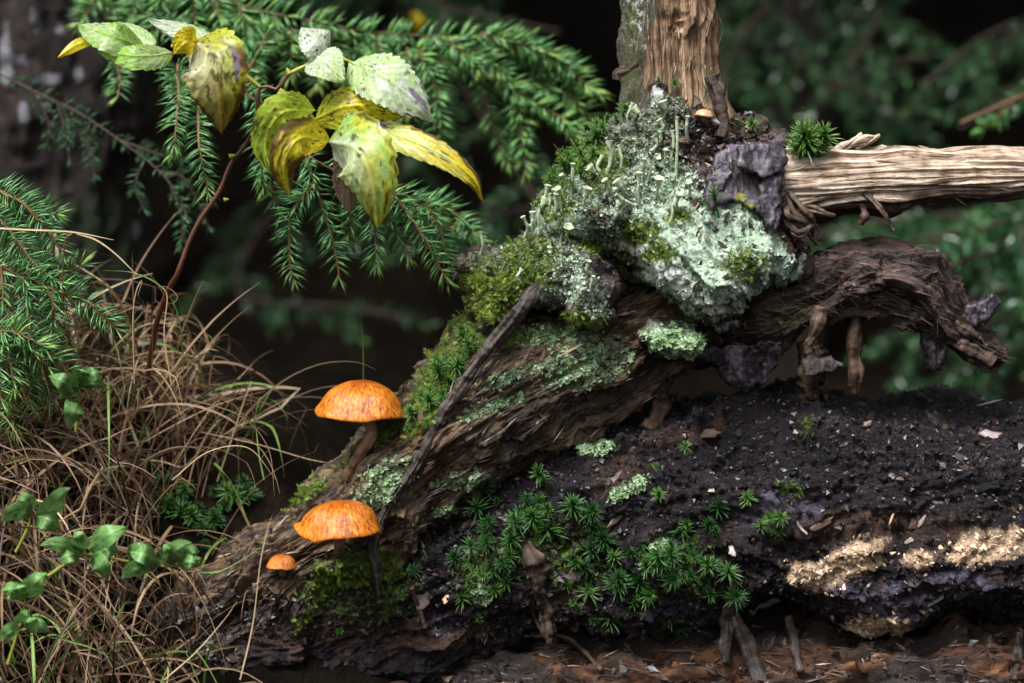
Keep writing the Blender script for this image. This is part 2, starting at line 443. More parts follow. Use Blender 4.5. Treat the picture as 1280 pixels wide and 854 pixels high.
# ------------------------------------------------------------------ the ground
BASE = -0.235
def ground_z(x, y):
    x = np.asarray(x, float); y = np.asarray(y, float)
    xs = np.array([-9, -0.7, -0.42, -0.29, -0.2, -0.153, -0.108, -0.05, 0.02, 9])
    hs = np.array([0.1, 0.17, 0.2, 0.2, 0.195, 0.17, 0.125, 0.06, 0.0, 0.0])
    H = np.interp(x, xs, hs)
    front = sstep(-0.13, 0.07, y + 0.06 * (sstep(-0.2, -0.34, x) - 0.5))
    back = 1 - 0.75 * sstep(0.25, 0.9, y)
    z = BASE + H * front * back
    z = z - 0.06 * sstep(-0.15, -0.8, y)
    far = np.maximum(y - 1.1, 0)
    z = z + 0.42 * far * sstep(0, 1.2, far) * (1 - sstep(4.5, 11, far)) + 1.95 * sstep(4.5, 11, far)
    p = np.stack([x, y, np.zeros_like(x)], -1).reshape(-1, 3)
    z = z + (fbm(p * 9, 3, 3).reshape(x.shape)) * 0.02 + fbm(p * 60, 2, 4).reshape(x.shape) * 0.004
    return z
def axis(n, ext, p):
    t = np.linspace(-1, 1, n); return np.sign(t) * np.abs(t) ** p * ext
gx, gy = np.meshgrid(axis(281, 70, 3.6), axis(281, 70, 3.6))
gz = ground_z(gx.ravel(), gy.ravel())
m_ground, n_, b_ = new_mat('forest_floor')
tc = nd(n_, 'ShaderNodeTexCoord')
r_ = ramp(n_, [(0.3, (0.004, 0.003, 0.002)), (0.5, (0.011, 0.008, 0.005)), (0.62, (0.022, 0.015, 0.009)), (0.75, (0.014, 0.018, 0.006))])
n_.links.new(noise_n(n_, tc.outputs['Object'], 14, 9, 0.7), r_.inputs[0]); n_.links.new(r_.outputs[0], b_.inputs['Base Color'])
b_.inputs['Roughness'].default_value = 0.9; b_.inputs['Specular IOR Level'].default_value = 0.05
bp_ = nd(n_, 'ShaderNodeBump'); bp_.inputs['Distance'].default_value = 0.01
n_.links.new(noise_n(n_, tc.outputs['Object'], 120, 6, 0.7), bp_.inputs['Height']); n_.links.new(bp_.outputs[0], b_.inputs['Normal'])
obj('ground', mesh_from('ground', np.stack([gx.ravel(), gy.ravel(), gz], 1), grid_faces(281, 281), [m_ground]), kind='structure')

# ------------------------------------------------------------------ the rotten stump
stump = thing('rotten_stump', P(640, 620, 0.0), 'rotting stump with upright snag, pale broken limb and lichen crust, leaning over the black log', 'stump')

def d_trunk(g, V, t):
    wv = np.stack([fbm(V * 16, 2, 31), fbm(V * 16, 2, 32), fbm(V * 16, 2, 33)], 1) * 0.02
    q = g + wv
    a = ridged(q * np.array([6, 60, 60]), 4, 5, .55) * 0.0085
    b = ridged(q * np.array([18, 230, 230]), 3, 8) * 0.0036 + fbm(q * np.array([40, 700, 700]), 2, 18) * .0014
    c = fbm(V * 26, 3, 12) * 0.011 + fbm(V * 230, 3, 14) * 0.0018
    step = np.floor((q[:, 1] * 60 + q[:, 2] * 40 + fbm(V * 30, 2, 77) * 1.4)) % 3 * 0.0016
    return a + b + c + step
trunk_masks = {
    'moss': lambda X, Y, V, g: blobs(X, Y, [(600, 395, 42, 45), (545, 480, 25, 70, 30), (385, 615, 35, 9, -35), (455, 735, 75, 45), (470, 550, 60, 8, -38), (640, 420, 30, 14), (410, 780, 40, 20)]) * 0.8,
    'lichen': lambda X, Y, V, g: blobs(X, Y, [(730, 455, 65, 34, -15), (640, 470, 50, 12, -20), (480, 605, 45, 26, -30), (580, 600, 40, 12, -10), (690, 420, 70, 14), (560, 640, 20, 10), (610, 510, 50, 10, -20)]) * 0.55,
    'soil': lambda X, Y, V, g: np.clip((Y - 715 - (X - 300) * -0.05) / 50, 0, 1) * 0.75}
me = limb_mesh('trunk', [(215, 830, .0, 45, 55), (270, 790, .0, 50, 55), (340, 732, -.0, 55, 58), (410, 676, 0, 58, 60), (490, 616, 0, 67, 70), (570, 542, 0.0, 78, 82),
    (640, 488, 0.005, 88, 85), (720, 448, .012, 74, 78), (800, 420, .018, 50, 62), (870, 402, .022, 36, 50)], 560, 380, M_trunk, d_trunk, trunk_masks)
trunk_o = obj('trunk', me, stump)

# head of the stump: the lichen covered block below the snag
polyA = [(783, 128), (800, 112), (822, 100), (850, 108), (880, 120), (903, 135), (915, 150), (945, 158), (975, 166), (992, 182), (988, 215), (980, 250), (992, 290), (1010, 318),
         (1000, 345), (965, 354), (930, 374), (898, 402), (868, 398), (843, 380), (818, 352), (795, 336), (768, 316), (735, 318), (700, 310), (668, 300), (665, 280), (672, 258), (690, 232), (712, 203), (738, 175), (760, 150)]
def frontA(x, y, d):
    lean = 0.012 + 0.052 * np.clip((y - 110) / 290, 0, 1)
    e = 1 - np.exp(-d / 20)
    s = 0.018 * np.exp(-(((x - 860) / 90) ** 2 + ((y - 340) / 55) ** 2)) - 0.016 * np.exp(-(((x - 760) / 40) ** 2 + ((y - 300) / 25) ** 2))
    s += 0.004 * np.exp(-(((x - 800) / 30) ** 2 + ((y - 140) / 40) ** 2)) - 0.012 * np.exp(-(((x - 905) / 35) ** 2 + ((y - 180) / 30) ** 2))
    return (lean + s) * e
backA = lambda x, y, d: 0.045 * (1 - np.exp(-d / 26))
def nzA(V, X, Y):
    sm = blobs(X, Y, [(880, 320, 95, 70)])
    n = ridged(V * np.array([45, 45, 30]), 3, 21) * 0.0065 * (1 - 0.35 * sm) + fbm(V * 110, 3, 22) * 0.005 * (1 - 0.35 * sm) + ridged(V * 330, 2, 23) * 0.0013
    st = ridged(np.stack([(V[:, 0] + V[:, 2]) * 130, (V[:, 0] - V[:, 2]) * 35, V[:, 1] * 60], 1), 2, 27) * 0.0042 * sm
    return n + st
headA_m = {
    'lichen': lambda X, Y, V, g: np.maximum((.86 + .3 * fbm(V * 70, 3, 303)) * blobs(X, Y, [(880, 320, 120, 75, 10), (820, 255, 55, 60), (745, 235, 60, 25, -30), (962, 325, 46, 38), (700, 285, 45, 25), (930, 270, 40, 50)]) * 0.95 - blobs(X, Y, [(985, 290, 14, 40)]) * 0.4, 0),
    'white': lambda X, Y, V, g: blobs(X, Y, [(822, 122, 10, 16), (835, 345, 42, 18, 35), (895, 385, 22, 10), (930, 365, 16, 9), (790, 312, 20, 10, 30)]) * 0.72,
    'granule': lambda X, Y, V, g: blobs(X, Y, [(790, 190, 60, 60), (700, 270, 60, 40), (840, 150, 40, 30)]) * 0.8,
    'moss': lambda X, Y, V, g: blobs(X, Y, [(825, 315, 20, 14), (740, 200, 30, 40, -35), (690, 250, 25, 40, -35), (800, 290, 25, 16), (930, 330, 22, 18), (770, 320, 20, 14), (850, 270, 14, 10)]) * 0.62,
    'soil': lambda X, Y, V, g: blobs(X, Y, [(900, 175, 55, 35, 20), (998, 285, 12, 35), (770, 325, 30, 10)]) * 0.9,
    'purple': lambda X, Y, V, g: blobs(X, Y, [(935, 225, 60, 65)]) * 0.85}
me = inflate_mesh('head', polyA, 0.0, frontA, backA, M_head, 1.25, nzA, headA_m, jag=2.0, seed=3)
headA = obj('head', me, stump)
polyB = [(577, 322), (600, 312), (632, 306), (655, 290), (685, 272), (722, 268), (752, 296), (766, 345), (764, 390), (752, 418), (728, 418), (702, 395), (668, 382), (630, 412), (600, 402), (584, 370), (576, 345)]
frontB = lambda x, y, d: (0.032 + 0.03 * np.clip((y - 290) / 110, 0, 1) + 0.012 * np.exp(-(((x - 735) / 25) ** 2 + ((y - 350) / 50) ** 2))) * (1 - np.exp(-d / 16))
headB_m = {
    'moss': lambda X, Y, V, g: np.maximum(blobs(X, Y, [(615, 365, 45, 45), (660, 330, 40, 35), (745, 300, 25, 22), (720, 400, 40, 10)]) * 0.72, 0),
    'lichen': lambda X, Y, V, g: blobs(X, Y, [(705, 335, 22, 30), (745, 390, 16, 30), (700, 365, 40, 12)]) * 0.7,
    'granule': lambda X, Y, V, g: blobs(X, Y, [(620, 325, 55, 14), (690, 315, 40, 30), (735, 375, 22, 40)]) * 0.75,
    'purple': lambda X, Y, V, g: blobs(X, Y, [(735, 350, 22, 38), (720, 365, 25, 14)]) * 0.9,
    'soil': lambda X, Y, V, g: blobs(X, Y, [(670, 400, 30, 10)]) * 0.7}
def nzB(V, X, Y):
    return ridged(V * np.array([45, 45, 30]), 3, 61) * 0.006 + fbm(V * 120, 3, 62) * 0.005 + ridged(V * 330, 2, 63) * 0.0015
me = inflate_mesh('shoulder', polyB, 0.0, frontB, lambda x, y, d: 0.05 * (1 - np.exp(-d / 26)), M_head, 1.25, nzB, headB_m, jag=2.0, seed=5)
headB = obj('shoulder', me, stump)
polyC = [(790, 408), (805, 398), (830, 394), (858, 398), (876, 405), (880, 425), (868, 442), (840, 447), (812, 436), (796, 424)]
me = inflate_mesh('bark_ledge', polyC, 0.0, lambda x, y, d: 0.05 * (1 - np.exp(-d / 9)), lambda x, y, d: 0.03 * (1 - np.exp(-d / 9)), M_head, 1.25,
    lambda V, X, Y: fbm(V * 130, 3, 71) * 0.004, {'lichen': lambda X, Y, V, g: blobs(X, Y, [(845, 428, 34, 22)]) * 0.9, 'granule': lambda X, Y, V, g: blobs(X, Y, [(810, 412, 25, 14)]) * .8,
    'moss': lambda X, Y, V, g: 0 * X, 'white': lambda X, Y, V, g: 0 * X, 'purple': lambda X, Y, V, g: 0 * X + .3, 'soil': lambda X, Y, V, g: 0 * X}, jag=1.5, seed=6)
ledge = obj('bark_ledge', me, stump)

def d_fib(a1, a2, a3, seed, fa=(8, 70), fb=(20, 260)):
    def f(g, V, t):
        wv = np.stack([fbm(V * 20, 2, seed), fbm(V * 20, 2, seed + 1), fbm(V * 20, 2, seed + 2)], 1) * 0.012
        q = g + wv
        return ridged(q * np.array([fa[0], fa[1], fa[1]]), 3, seed + 3) * a1 + ridged(q * np.array([fb[0], fb[1], fb[1]]), 2, seed + 6) * a2 + fbm(V * 35, 3, seed + 9) * a3
    return f
snag_masks = {'bark': lambda X, Y, V, g: np.clip((812 + 18 * vnoise(V * 60, 9) - X) / 14 + .4, 0, 1) + np.clip((X - 893) / 8, 0, 1) * .4,
              'lichen': lambda X, Y, V, g: np.clip((815 - X) / 20, 0, 1) * 0.16 + blobs(X, Y, [(800, 20, 20, 50)]) * .3,
              'moss': lambda X, Y, V, g: blobs(X, Y, [(790, 90, 14, 60), (888, 110, 12, 40), (790, 30, 12, 30)]) * 0.6}
me = limb_mesh('snag', [(838, -150, .02, 57, 56), (838, -40, .02, 57, 56), (839, 40, .018, 57, 56), (841, 100, .016, 59, 58), (842, 150, .012, 66, 62), (845, 200, .01, 66, 60)], 300, 300, M_snag,
               d_fib(0.0035, 0.002, 0.004, 100, (6, 90), (12, 330)), snag_masks)
snag = obj('snag', me, stump)
def d_soft(g, V, t):
    q = g + np.stack([0 * t, fbm(V * np.array([10, 30, 30]), 2, 121), fbm(V * np.array([10, 30, 30]), 2, 122)], 1) * .006
    cr = ridged(q * np.array([4, 95, 95]), 2, 123)
    return fbm(q * np.array([7, 110, 110]), 3, 124) * .0042 + ridged(q * np.array([14, 380, 380]), 2, 125) * .0016 - .0045 * np.clip(cr - .55, 0, 1) + fbm(V * 22, 2, 126) * .006 + .006 * np.exp(-((V[:, 0] - P(1110, 0)[0]) / .012) ** 2) * np.clip(-(V[:, 2] - P(0, 235)[2]) / .01, 0, 1)
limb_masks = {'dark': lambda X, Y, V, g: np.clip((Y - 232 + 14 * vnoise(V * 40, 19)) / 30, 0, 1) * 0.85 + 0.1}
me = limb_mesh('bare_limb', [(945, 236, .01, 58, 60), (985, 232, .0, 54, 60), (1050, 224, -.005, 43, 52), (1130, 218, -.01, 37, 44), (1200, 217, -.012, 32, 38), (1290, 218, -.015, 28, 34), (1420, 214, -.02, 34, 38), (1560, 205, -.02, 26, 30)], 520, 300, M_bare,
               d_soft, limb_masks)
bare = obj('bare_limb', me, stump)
me = limb_mesh('rotten_limb', [(850, 420, .02, 32, 50), (930, 402, .01, 32, 55), (1000, 374, .0, 36, 56), (1060, 355, -.005, 39, 54), (1110, 350, -.01, 43, 50), (1155, 370, -.01, 36, 42), (1190, 402, -.012, 21, 28), (1220, 432, -.014, 10, 14), (1252, 454, -.015, 2, 2)], 460, 320, M_dark,
               d_fib(0.0055, 0.0036, 0.011, 140, (9, 75), (24, 260)), {'moss': lambda X, Y, V, g: blobs(X, Y, [(960, 400, 70, 22, -8), (1010, 390, 50, 10)]) * .6})
rlimb = obj('rotten_limb', me, stump)

# plates, flaps and splinters of the stump
def plate(name, poly, y, th, mat, parent, seed, step=1.3, tilt=(0, 0), curl=0.0, masks=None, amp=1.0):
    poly_a = np.array(poly, float); cx, cy = poly_a.mean(0); w_ = np.ptp(poly_a[:, 0])
    f = lambda x, yy, d: th * (1 - np.exp(-d / 1.3)) + curl * ((x - cx) / w_) ** 2
    b = lambda x, yy, d: th * (1 - np.exp(-d / 1.3)) - curl * ((x - cx) / w_) ** 2
    mk = {'moss': lambda X, Y, V, g: 0 * X}; mk.update(masks or {})
    me = inflate_mesh(name, poly, y, f, b, mat, step, lambda V, X, Y: (ridged(V * np.array([190, 190, 80]), 3, seed) * 0.0022 + fbm(V * 420, 2, seed + 2) * .0009 + fbm(V * 60, 2, seed + 4) * 0.0024) * amp * .55, mk, jag=1.6, seed=seed, tilt=tilt)
    return obj(name, me, parent)
plate('bark_plate', [(905, 185), (930, 178), (962, 180), (984, 188), (980, 225), (976, 262), (970, 288), (958, 284), (948, 266), (932, 258), (914, 252), (898, 256), (884, 262), (881, 235), (888, 205)], -0.040, 0.003, M_plate, stump, 201, tilt=(0.12, -.35), amp=.35,
      masks={'moss': lambda X, Y, V, g: blobs(X, Y, [(935, 262, 14, 12), (925, 247, 8, 8)]) * .6})
plate('bark_flake', [(925, 182), (955, 178), (984, 186), (980, 212), (955, 222), (930, 214), (918, 198)], -0.045, 0.0022, M_plate, stump, 221, tilt=(0.2, -.3), amp=.7)
plate('bark_flake', [(950, 225), (978, 215), (974, 255), (966, 284), (955, 280), (948, 250)], -0.046, 0.002, M_plate, stump, 222, tilt=(0.1, -.2), amp=.7)
plate('bark_flake', [(884, 215), (905, 200), (918, 212), (908, 232), (892, 246), (882, 250)], -0.043, 0.002, M_plate, stump, 223, tilt=(-.3, -.2), amp=.7)
plate('hanging_flap', [(868, 440), (900, 428), (940, 425), (978, 428), (972, 455), (955, 478), (935, 490), (915, 482), (895, 462), (878, 452)], -0.014, 0.003, M_plate, stump, 205, tilt=(0, .2))
plate('bark_flake', [(1205, 385), (1222, 374), (1240, 368), (1254, 376), (1244, 388), (1232, 404), (1215, 408), (1206, 398)], -0.02, 0.0035, M_plate, stump, 207)
plate('bark_flake', [(1152, 425), (1160, 398), (1178, 400), (1185, 430), (1180, 458), (1163, 464)], -0.012, 0.005, M_plate, stump, 209)
plate('bark_flake', [(1003, 452), (1020, 444), (1050, 452), (1048, 462), (1030, 468), (1008, 470)], -0.02, 0.004, M_grey, stump, 211)
plate('bark_flake', [(893, 415), (902, 400), (925, 398), (918, 412)], -0.04, 0.003, M_plate, stump, 213)
def strand(name, pts, mat, parent=None, seed=0, nu=90, nv=22, amp=0.0008, **kw):
    me = limb_mesh(name, pts, nu, nv, mat, lambda g, V, t: ridged(g * np.array([30, 900, 900]), 2, seed) * amp * 1.3 + fbm(V * 130, 3, seed + 3) * amp * 2.6,
                   {k: (lambda X, Y, V, g: 0 * X) for k in ('moss',)})
    return obj(name, me, parent, **kw)
strand('splinter', [(1028, 385, -.03, 8, 4), (1022, 405, -.032, 9, 4), (1012, 425, -.03, 5, 3), (1008, 432, -.03, 1, 1)], M_splint, stump, 1)
strand('splinter', [(1072, 375, -.015, 5, 5), (1070, 405, -.016, 5, 4), (1068, 435, -.015, 8, 4), (1069, 465, -.015, 10, 5), (1068, 492, -.012, 6, 4)], M_splint, stump, 2)
strand('splinter', [(1010, 425, -.01, 12, 8), (1018, 450, -.01, 16, 9), (1015, 475, -.008, 14, 9), (1012, 500, -.0, 18, 10)], M_splint, stump, 3, amp=.002)
strand('splinter', [(836, 455, .01, 8, 7), (828, 485, .01, 10, 7), (822, 515, .008, 9, 7), (812, 540, .0, 12, 8)], M_splint, stump, 4, amp=.0015)
for k in range(9):
    e = rng.normal(0, 1, 4)
    strand('splinter', [(984 + e[0] * 4, 238 + k * 4, -.036, 3, 2.5), (996 + e[1] * 6, 262 + k * 4, -.041 - .002 * e[2], 3, 2), (1008 + e[2] * 8, 284 + e[3] * 8, -.04, 2, 1.5), (1018 + e[3] * 10, 300 + e[0] * 10, -.036, .7, .7)], (M_splint, M_dark)[k % 2], stump, 300 + k, 60, 12, .0006)
strand('splinter', [(990, 255, -.036, 4, 3), (1015, 262, -.042, 3.5, 2), (1044, 270, -.045, .6, .6)], M_splint, stump, 6)
strand('splinter', [(1082, 240, -.024, 5, 4), (1096, 256, -.03, 3, 2), (1108, 270, -.03, 2, 1.5), (1118, 290, -.03, .7, .7)], M_splint, stump, 7)
strand('splinter', [(1072, 245, -.022, 5, 4), (1080, 266, -.024, 4, 3), (1076, 280, -.022, 1, 1)], M_splint, stump, 8)
for k, (a, b_, c_) in enumerate([((1036, 192), (1060, 178), (1078, 170)), ((1050, 190), (1074, 176), (1092, 171)), ((1040, 194), (1064, 184), (1090, 178)), ((1070, 186), (1088, 176), (1100, 169))]):
    strand('splinter', [(*a, -.01, 4, 6), (*b_, -.012, 3, 5), (*c_, -.012, .5, .7)], M_bare, stump, 20 + k)
for k, (x, y) in enumerate([(1190, 395), (1205, 412), (1222, 440), (1215, 420), (1180, 345), (1165, 330)]):
    strand('splinter', [(x - 30, y - 14, -.018, 6, 5), (x, y, -.022, 4, 3), (x + 18, y + 14, -.022, 1, 1)], M_dark, stump, 30 + k, amp=.0014)
strand('splinter', [(890, 95, -.012, 7, 6), (898, 120, -.014, 6, 5), (903, 150, -.016, 7, 6), (899, 172, -.02, 4, 3)], M_dark, stump, 41)
strand('splinter', [(795, 78, -.01, 2, 2), (785, 88, -.012, 2, 2), (772, 92, -.012, 5, 4), (770, 100, -.012, 4, 4)], M_dark, stump, 43)
strand('dead_root', [(676, 352, -.05, 1.5, 1.5), (664, 370, -.054, 7, 6), (648, 392, -.055, 9, 7), (615, 432, -.05, 8, 7), (582, 478, -.048, 7, 6), (553, 522, -.044, 6, 6), (528, 568, -.042, 6, 5), (500, 612, -.04, 4.5, 4.5), (478, 645, -.04, 4, 4), (466, 682, -.042, 4.5, 4), (472, 708, -.044, 3, 3), (474, 745, -.044, 1.5, 1.5)], M_root, None, 9, 420, 30, .0009,
       label='thin grey dead root lying down the slope of the rotting stump', cat='root')

# ------------------------------------------------------------------ the fallen log
log = thing('fallen_log', P(900, 800, 0.03), 'thick black rotting log covered in wet crumbling humus under the stump', 'log')
def d_log(g, V, t):
    qg = g + np.stack([fbm(V * 18, 2, 141), fbm(V * 18, 2, 142), fbm(V * 18, 2, 143)], 1) * .018
    a = fbm(V * 13, 3, 41) * 0.014 + ridged(qg * np.array([9, 80, 80]), 4, 43, .6) * 0.006
    b = fbm(V * 75, 3, 45) * 0.005 + ridged(V * 150, 3, 47) * 0.0024 + fbm(V * 420, 2, 49) * 0.0016
    X, Y = pix(V)
    und = -0.010 * sstep(735, 800, Y + 14 * vnoise(V * 40, 52)) * (X > 380)
    bump = 0.003 * blobs(X, Y, [(1000, 550, 60, 45)]) - 0.012 * blobs(X, Y, [(925, 570, 45, 30)])
    for (xa, ya), (xb, yb), h_ in (((735, 572), (870, 540), .007), ((870, 540), (1010, 498), .009), ((700, 620), (790, 600), .004)):
        ex, ey = xb - xa, yb - ya; tt_ = np.clip(((X - xa) * ex + (Y - ya) * ey) / (ex * ex + ey * ey), 0, 1)
        dd = np.hypot(X - xa - tt_ * ex, Y - ya - tt_ * ey) + 5 * vnoise(V * 90, 57)
        bump = bump + h_ * np.exp(-(dd / 7) ** 2)
    bump = bump + .010 * blobs(X, Y, [(1090, 775, 70, 40)])
    return a + b + und + bump
log_masks = {
    'pale': lambda X, Y, V, g: blobs(X, Y, [(1055, 705, 62, 26, -24), (1005, 718, 26, 20), (1235, 682, 56, 24, -8), (1095, 788, 52, 20), (1150, 700, 26, 14)]) * 0.78,
    'lilac': lambda X, Y, V, g: blobs(X, Y, [(1100, 760, 80, 40), (1060, 740, 40, 50), (1200, 730, 60, 20), (560, 780, 30, 20), (980, 640, 60, 30)]) * .58,
    'brown': lambda X, Y, V, g: np.maximum(blobs(X, Y, [(770, 590, 70, 28, -25), (860, 540, 90, 14, -12), (400, 770, 160, 70), (540, 790, 90, 40), (700, 740, 60, 40), (1100, 660, 200, 30), (760, 610, 40, 20)]) * .55, 0.25),
    'lichen': lambda X, Y, V, g: blobs(X, Y, [(785, 612, 35, 9, -30), (745, 560, 30, 10), (826, 682, 17, 12), (602, 742, 18, 15), (590, 690, 10, 8)]) * .6,
    'moss': lambda X, Y, V, g: blobs(X, Y, [(455, 745, 90, 40), (600, 720, 40, 40), (700, 690, 90, 50), (850, 700, 60, 50), (990, 610, 20, 14), (1005, 535, 14, 14)]) * .45}
me = limb_mesh('log_body', [(120, 880, .03, 60, 90), (250, 850, .03, 66, 105), (350, 815, .03, 82, 115), (450, 780, .03, 95, 122), (600, 725, .03, 104, 132), (700, 676, .03, 114, 137), (800, 643, .03, 129, 145), (900, 634, .03, 133, 150), (1050, 633, .03, 132, 150), (1200, 635, .03, 132, 150), (1350, 637, .03, 133, 150), (1500, 637, .03, 133, 150)],
    720, 460, M_log, d_log, log_masks, sq=.72)
log_body = obj('log_body', me, log)
me = limb_mesh('red_core', [(420, 900, .035, 60, 110), (600, 872, .03, 66, 130), (800, 862, .03, 72, 140), (1000, 858, .03, 76, 145), (1200, 855, .03, 78, 145), (1400, 850, .03, 80, 145)], 420, 240, M_core,
    d_fib(0.010, 0.006, 0.016, 160, (12, 60), (28, 220)), {'soil': lambda X, Y, V, g: blobs(X, Y, [(700, 800, 200, 18), (950, 795, 300, 14), (1150, 850, 60, 40), (600, 840, 90, 30)]) * .6 + .25})
core = obj('red_core', me, log)

# casting onto the wood
def bvh_of(objs):
    V, F, n = [], [], 0
    for o in objs:
        co, _ = arrays(o.data); V.append(co)
        m = o.data; lt = np.empty(len(m.polygons), np.int32); m.polygons.foreach_get('loop_total', lt)
        vi = np.empty(len(m.loops), np.int32); m.loops.foreach_get('vertex_index', vi)
        ls = np.empty(len(m.polygons), np.int32); m.polygons.foreach_get('loop_start', ls)
        for k in (3, 4):
            s_ = ls[lt == k]
            if len(s_): F += (vi[s_[:, None] + np.arange(k)[None]] + n).tolist()
        n += len(co)
    return BVHTree.FromPolygons(np.vstack(V).tolist(), F)
WOOD = bvh_of([trunk_o, headA, headB, ledge, snag, bare, rlimb, log_body, core])
def hit(px, py):
    d = Vector(ray(px, py)).normalized()
    r = WOOD.ray_cast(Vector(CAM), d)
    if r[0] is None: return None, None
    return np.array(r[0]), np.array(r[1])

# crumbs, flakes and granules lying on the wood
def chunk_template(seed, flat=0.6):
    r = np.random.default_rng(seed)
    V = np.array([[1, 0, 0], [-1, 0, 0], [0, 1, 0], [0, -1, 0], [0, 0, 1], [0, 0, -1]], float) * r.uniform(0.5, 1.1, (6, 1)) + r.normal(0, .18, (6, 3))
    V[:, 2] *= flat
    F = np.array([[0, 2, 4], [2, 1, 4], [1, 3, 4], [3, 0, 4], [2, 0, 5], [1, 2, 5], [3, 1, 5], [0, 3, 5]])
    return V, F
def rand_frames(N, r, jit):
    Z = nrm(N + r.normal(0, jit, N.shape)); a = nrm(np.cross(Z, r.normal(0, 1, N.shape))); b = np.cross(Z, a)
    return a, b, Z
def scatter(name, me, n, weight, size, tint, mat, parent, seed, templ, jit=0.5, sink=0.2, aniso=1.0, label=None, cat=None, along=None):
    """many small pieces joined into one mesh, lying on the surface of me"""
    r = np.random.default_rng(seed)
    co, no = arrays(me)
    w_ = np.clip(weight, 0, None); w_ = w_ / w_.sum()
    idx = r.choice(len(co), n, p=w_)
    sz = r.uniform(0, 1, n) ** 2 * (size[1] - size[0]) + size[0]
    a, b, Z = rand_frames(no[idx], r, jit)
    if along is not None:
        a = np.asarray(along, float)[None] + r.normal(0, .16, (n, 3)); a = nrm(a - Z * (a * Z).sum(1)[:, None]); b = np.cross(Z, a)
    p = co[idx] + no[idx] * (sz * (-sink))[:, None] + r.normal(0, .0006, (n, 3))
    tn = r.normal(tint[0], tint[1], n)
    acc = Acc()
    for k, (TV, TF) in enumerate(templ):
        s_ = np.nonzero(np.arange(n) % len(templ) == k)[0]
        if not len(s_): continue
        L = TV[None] * sz[s_][:, None, None]
        Vv = p[s_][:, None] + a[s_][:, None] * L[..., :1] * aniso + b[s_][:, None] * L[..., 1:2] + Z[s_][:, None] * L[..., 2:3]
        FF = TF[None] + (np.arange(len(s_)) * len(TV))[:, None, None]
        tt = np.repeat(tn[s_], len(TV))
        kw = {'F3': FF.reshape(-1, 3)} if TF.shape[1] == 3 else {'F4': FF.reshape(-1, 4)}
        acc.add(Vv.reshape(-1, 3), tint=tt, **kw)
    return obj(name, acc.mesh(name, [mat], smooth=False), parent, kind='stuff', label=label, cat=cat)
CH = [chunk_template(k) for k in range(8)]
FL = [chunk_template(k + 20, 0.22) for k in range(8)]
def lobes(seed, n=5):
    """a small curled lobed flake"""
    r = np.random.default_rng(seed); V, F = [[0, 0, 0]], []
    m = n * 2; 
    for k in range(m):
        a = 2 * math.pi * k / m; rr = (1 if k % 2 else 0.62) * r.uniform(.8, 1.15)
        V.append([math.cos(a) * rr, math.sin(a) * rr, 0.45 * rr * r.uniform(.3, 1.2)])
    for k in range(m): F.append([0, 1 + k, 1 + (k + 1) % m])
    return np.array(V), np.array(F)
LO = [lobes(k) for k in range(6)]
def frond(seed, n=7):
    r = np.random.default_rng(seed); V, F = [], []
    for k in range(n):
        t = k / n; x = 0.1 + t * .95; z = t * (1 - .45 * t) * .9
        for s in (-1, 1):
            L = (.42 * (1 - t * .7)) * r.uniform(.8, 1.2)
            i = len(V); V += [[x - .06, 0, z], [x + .07, 0, z], [x + .1 + L * .5, s * L, z + r.normal(.0, .07)]]
            F.append([i, i + 1, i + 2] if s > 0 else [i + 1, i, i + 2])
    i = len(V); V += [[0, -.03, -.1], [0, .03, -.1], [1.1, 0, .55]]; F.append([i, i + 1, i + 2])
    return np.array(V), np.array(F)
FR = [frond(k) for k in range(6)]

def facing(me):
    co, no = arrays(me); return np.clip(0.15 - (no * nrm(co - CAM)).sum(1), 0, 1)
w0 = facing(log_body.data); co, no = arrays(log_body.data); X, Y = pix(co)
pale = attr(log_body.data, 'pale')
scatter('humus_crumbs', log_body.data, 17000, w0 * (pale < .45) * (Y < 800), (0.0006, 0.003), (0.33, 0.2), M_crumb, log, 1, CH)
scatter('wood_flakes', log_body.data, 800, w0 * (Y < 800), (0.0012, 0.005), (0.52, 0.15), M_crumb, log, 2, FL, jit=.35, aniso=1.9)
scatter('pale_chips', log_body.data, 2600, w0 * (np.clip(pale - .36 + .3 * fbm(co * 60, 3, 5), 0, 1) ** 1.3 + .03 * (pale > .12)), (0.0005, 0.0025), (0.55, 0.25), M_pale, log, 3, CH[:4] + FL[:4], jit=.28, sink=.5, aniso=1.5)
scatter('log_moss', log_body.data, 2600, w0 * np.clip(attr(log_body.data, 'moss') - .2, 0, 1), (0.0022, 0.0055), (0.22, 0.16), M_fmoss, log, 4, FR, jit=.6)
scatter('log_lichen', log_body.data, 1100, w0 * np.clip(attr(log_body.data, 'lichen') - .3, 0, 1), (0.0008, 0.0028), (0.62, 0.2), M_lichg, log, 27, LO, jit=.4)
wc = facing(core.data); coc, _ = arrays(core.data); Xc, Yc = pix(coc)
scatter('core_crumbs', core.data, 5000, wc, (0.0008, 0.004), (0.5, 0.2), M_crumb, log, 5, FL, aniso=2)
w1 = facing(trunk_o.data)
scatter('trunk_lichen', trunk_o.data, 3600, w1 * np.clip(attr(trunk_o.data, 'lichen') - .22, 0, 1), (0.0007, 0.0022), (0.5, 0.2), M_lichg, stump, 6, LO, jit=.3)
scatter('trunk_moss', trunk_o.data, 6500, (w1 + .2) * np.clip(attr(trunk_o.data, 'moss') - .25, 0, 1), (0.002, 0.006), (0.5, 0.22), M_fmoss, stump, 7, FR, jit=.7)
scatter('trunk_crumbs', trunk_o.data, 3000, w1 * (attr(trunk_o.data, 'soil') + .06), (0.0008, 0.0032), (0.5, 0.2), M_crumb, stump, 8, FL, aniso=1.8)
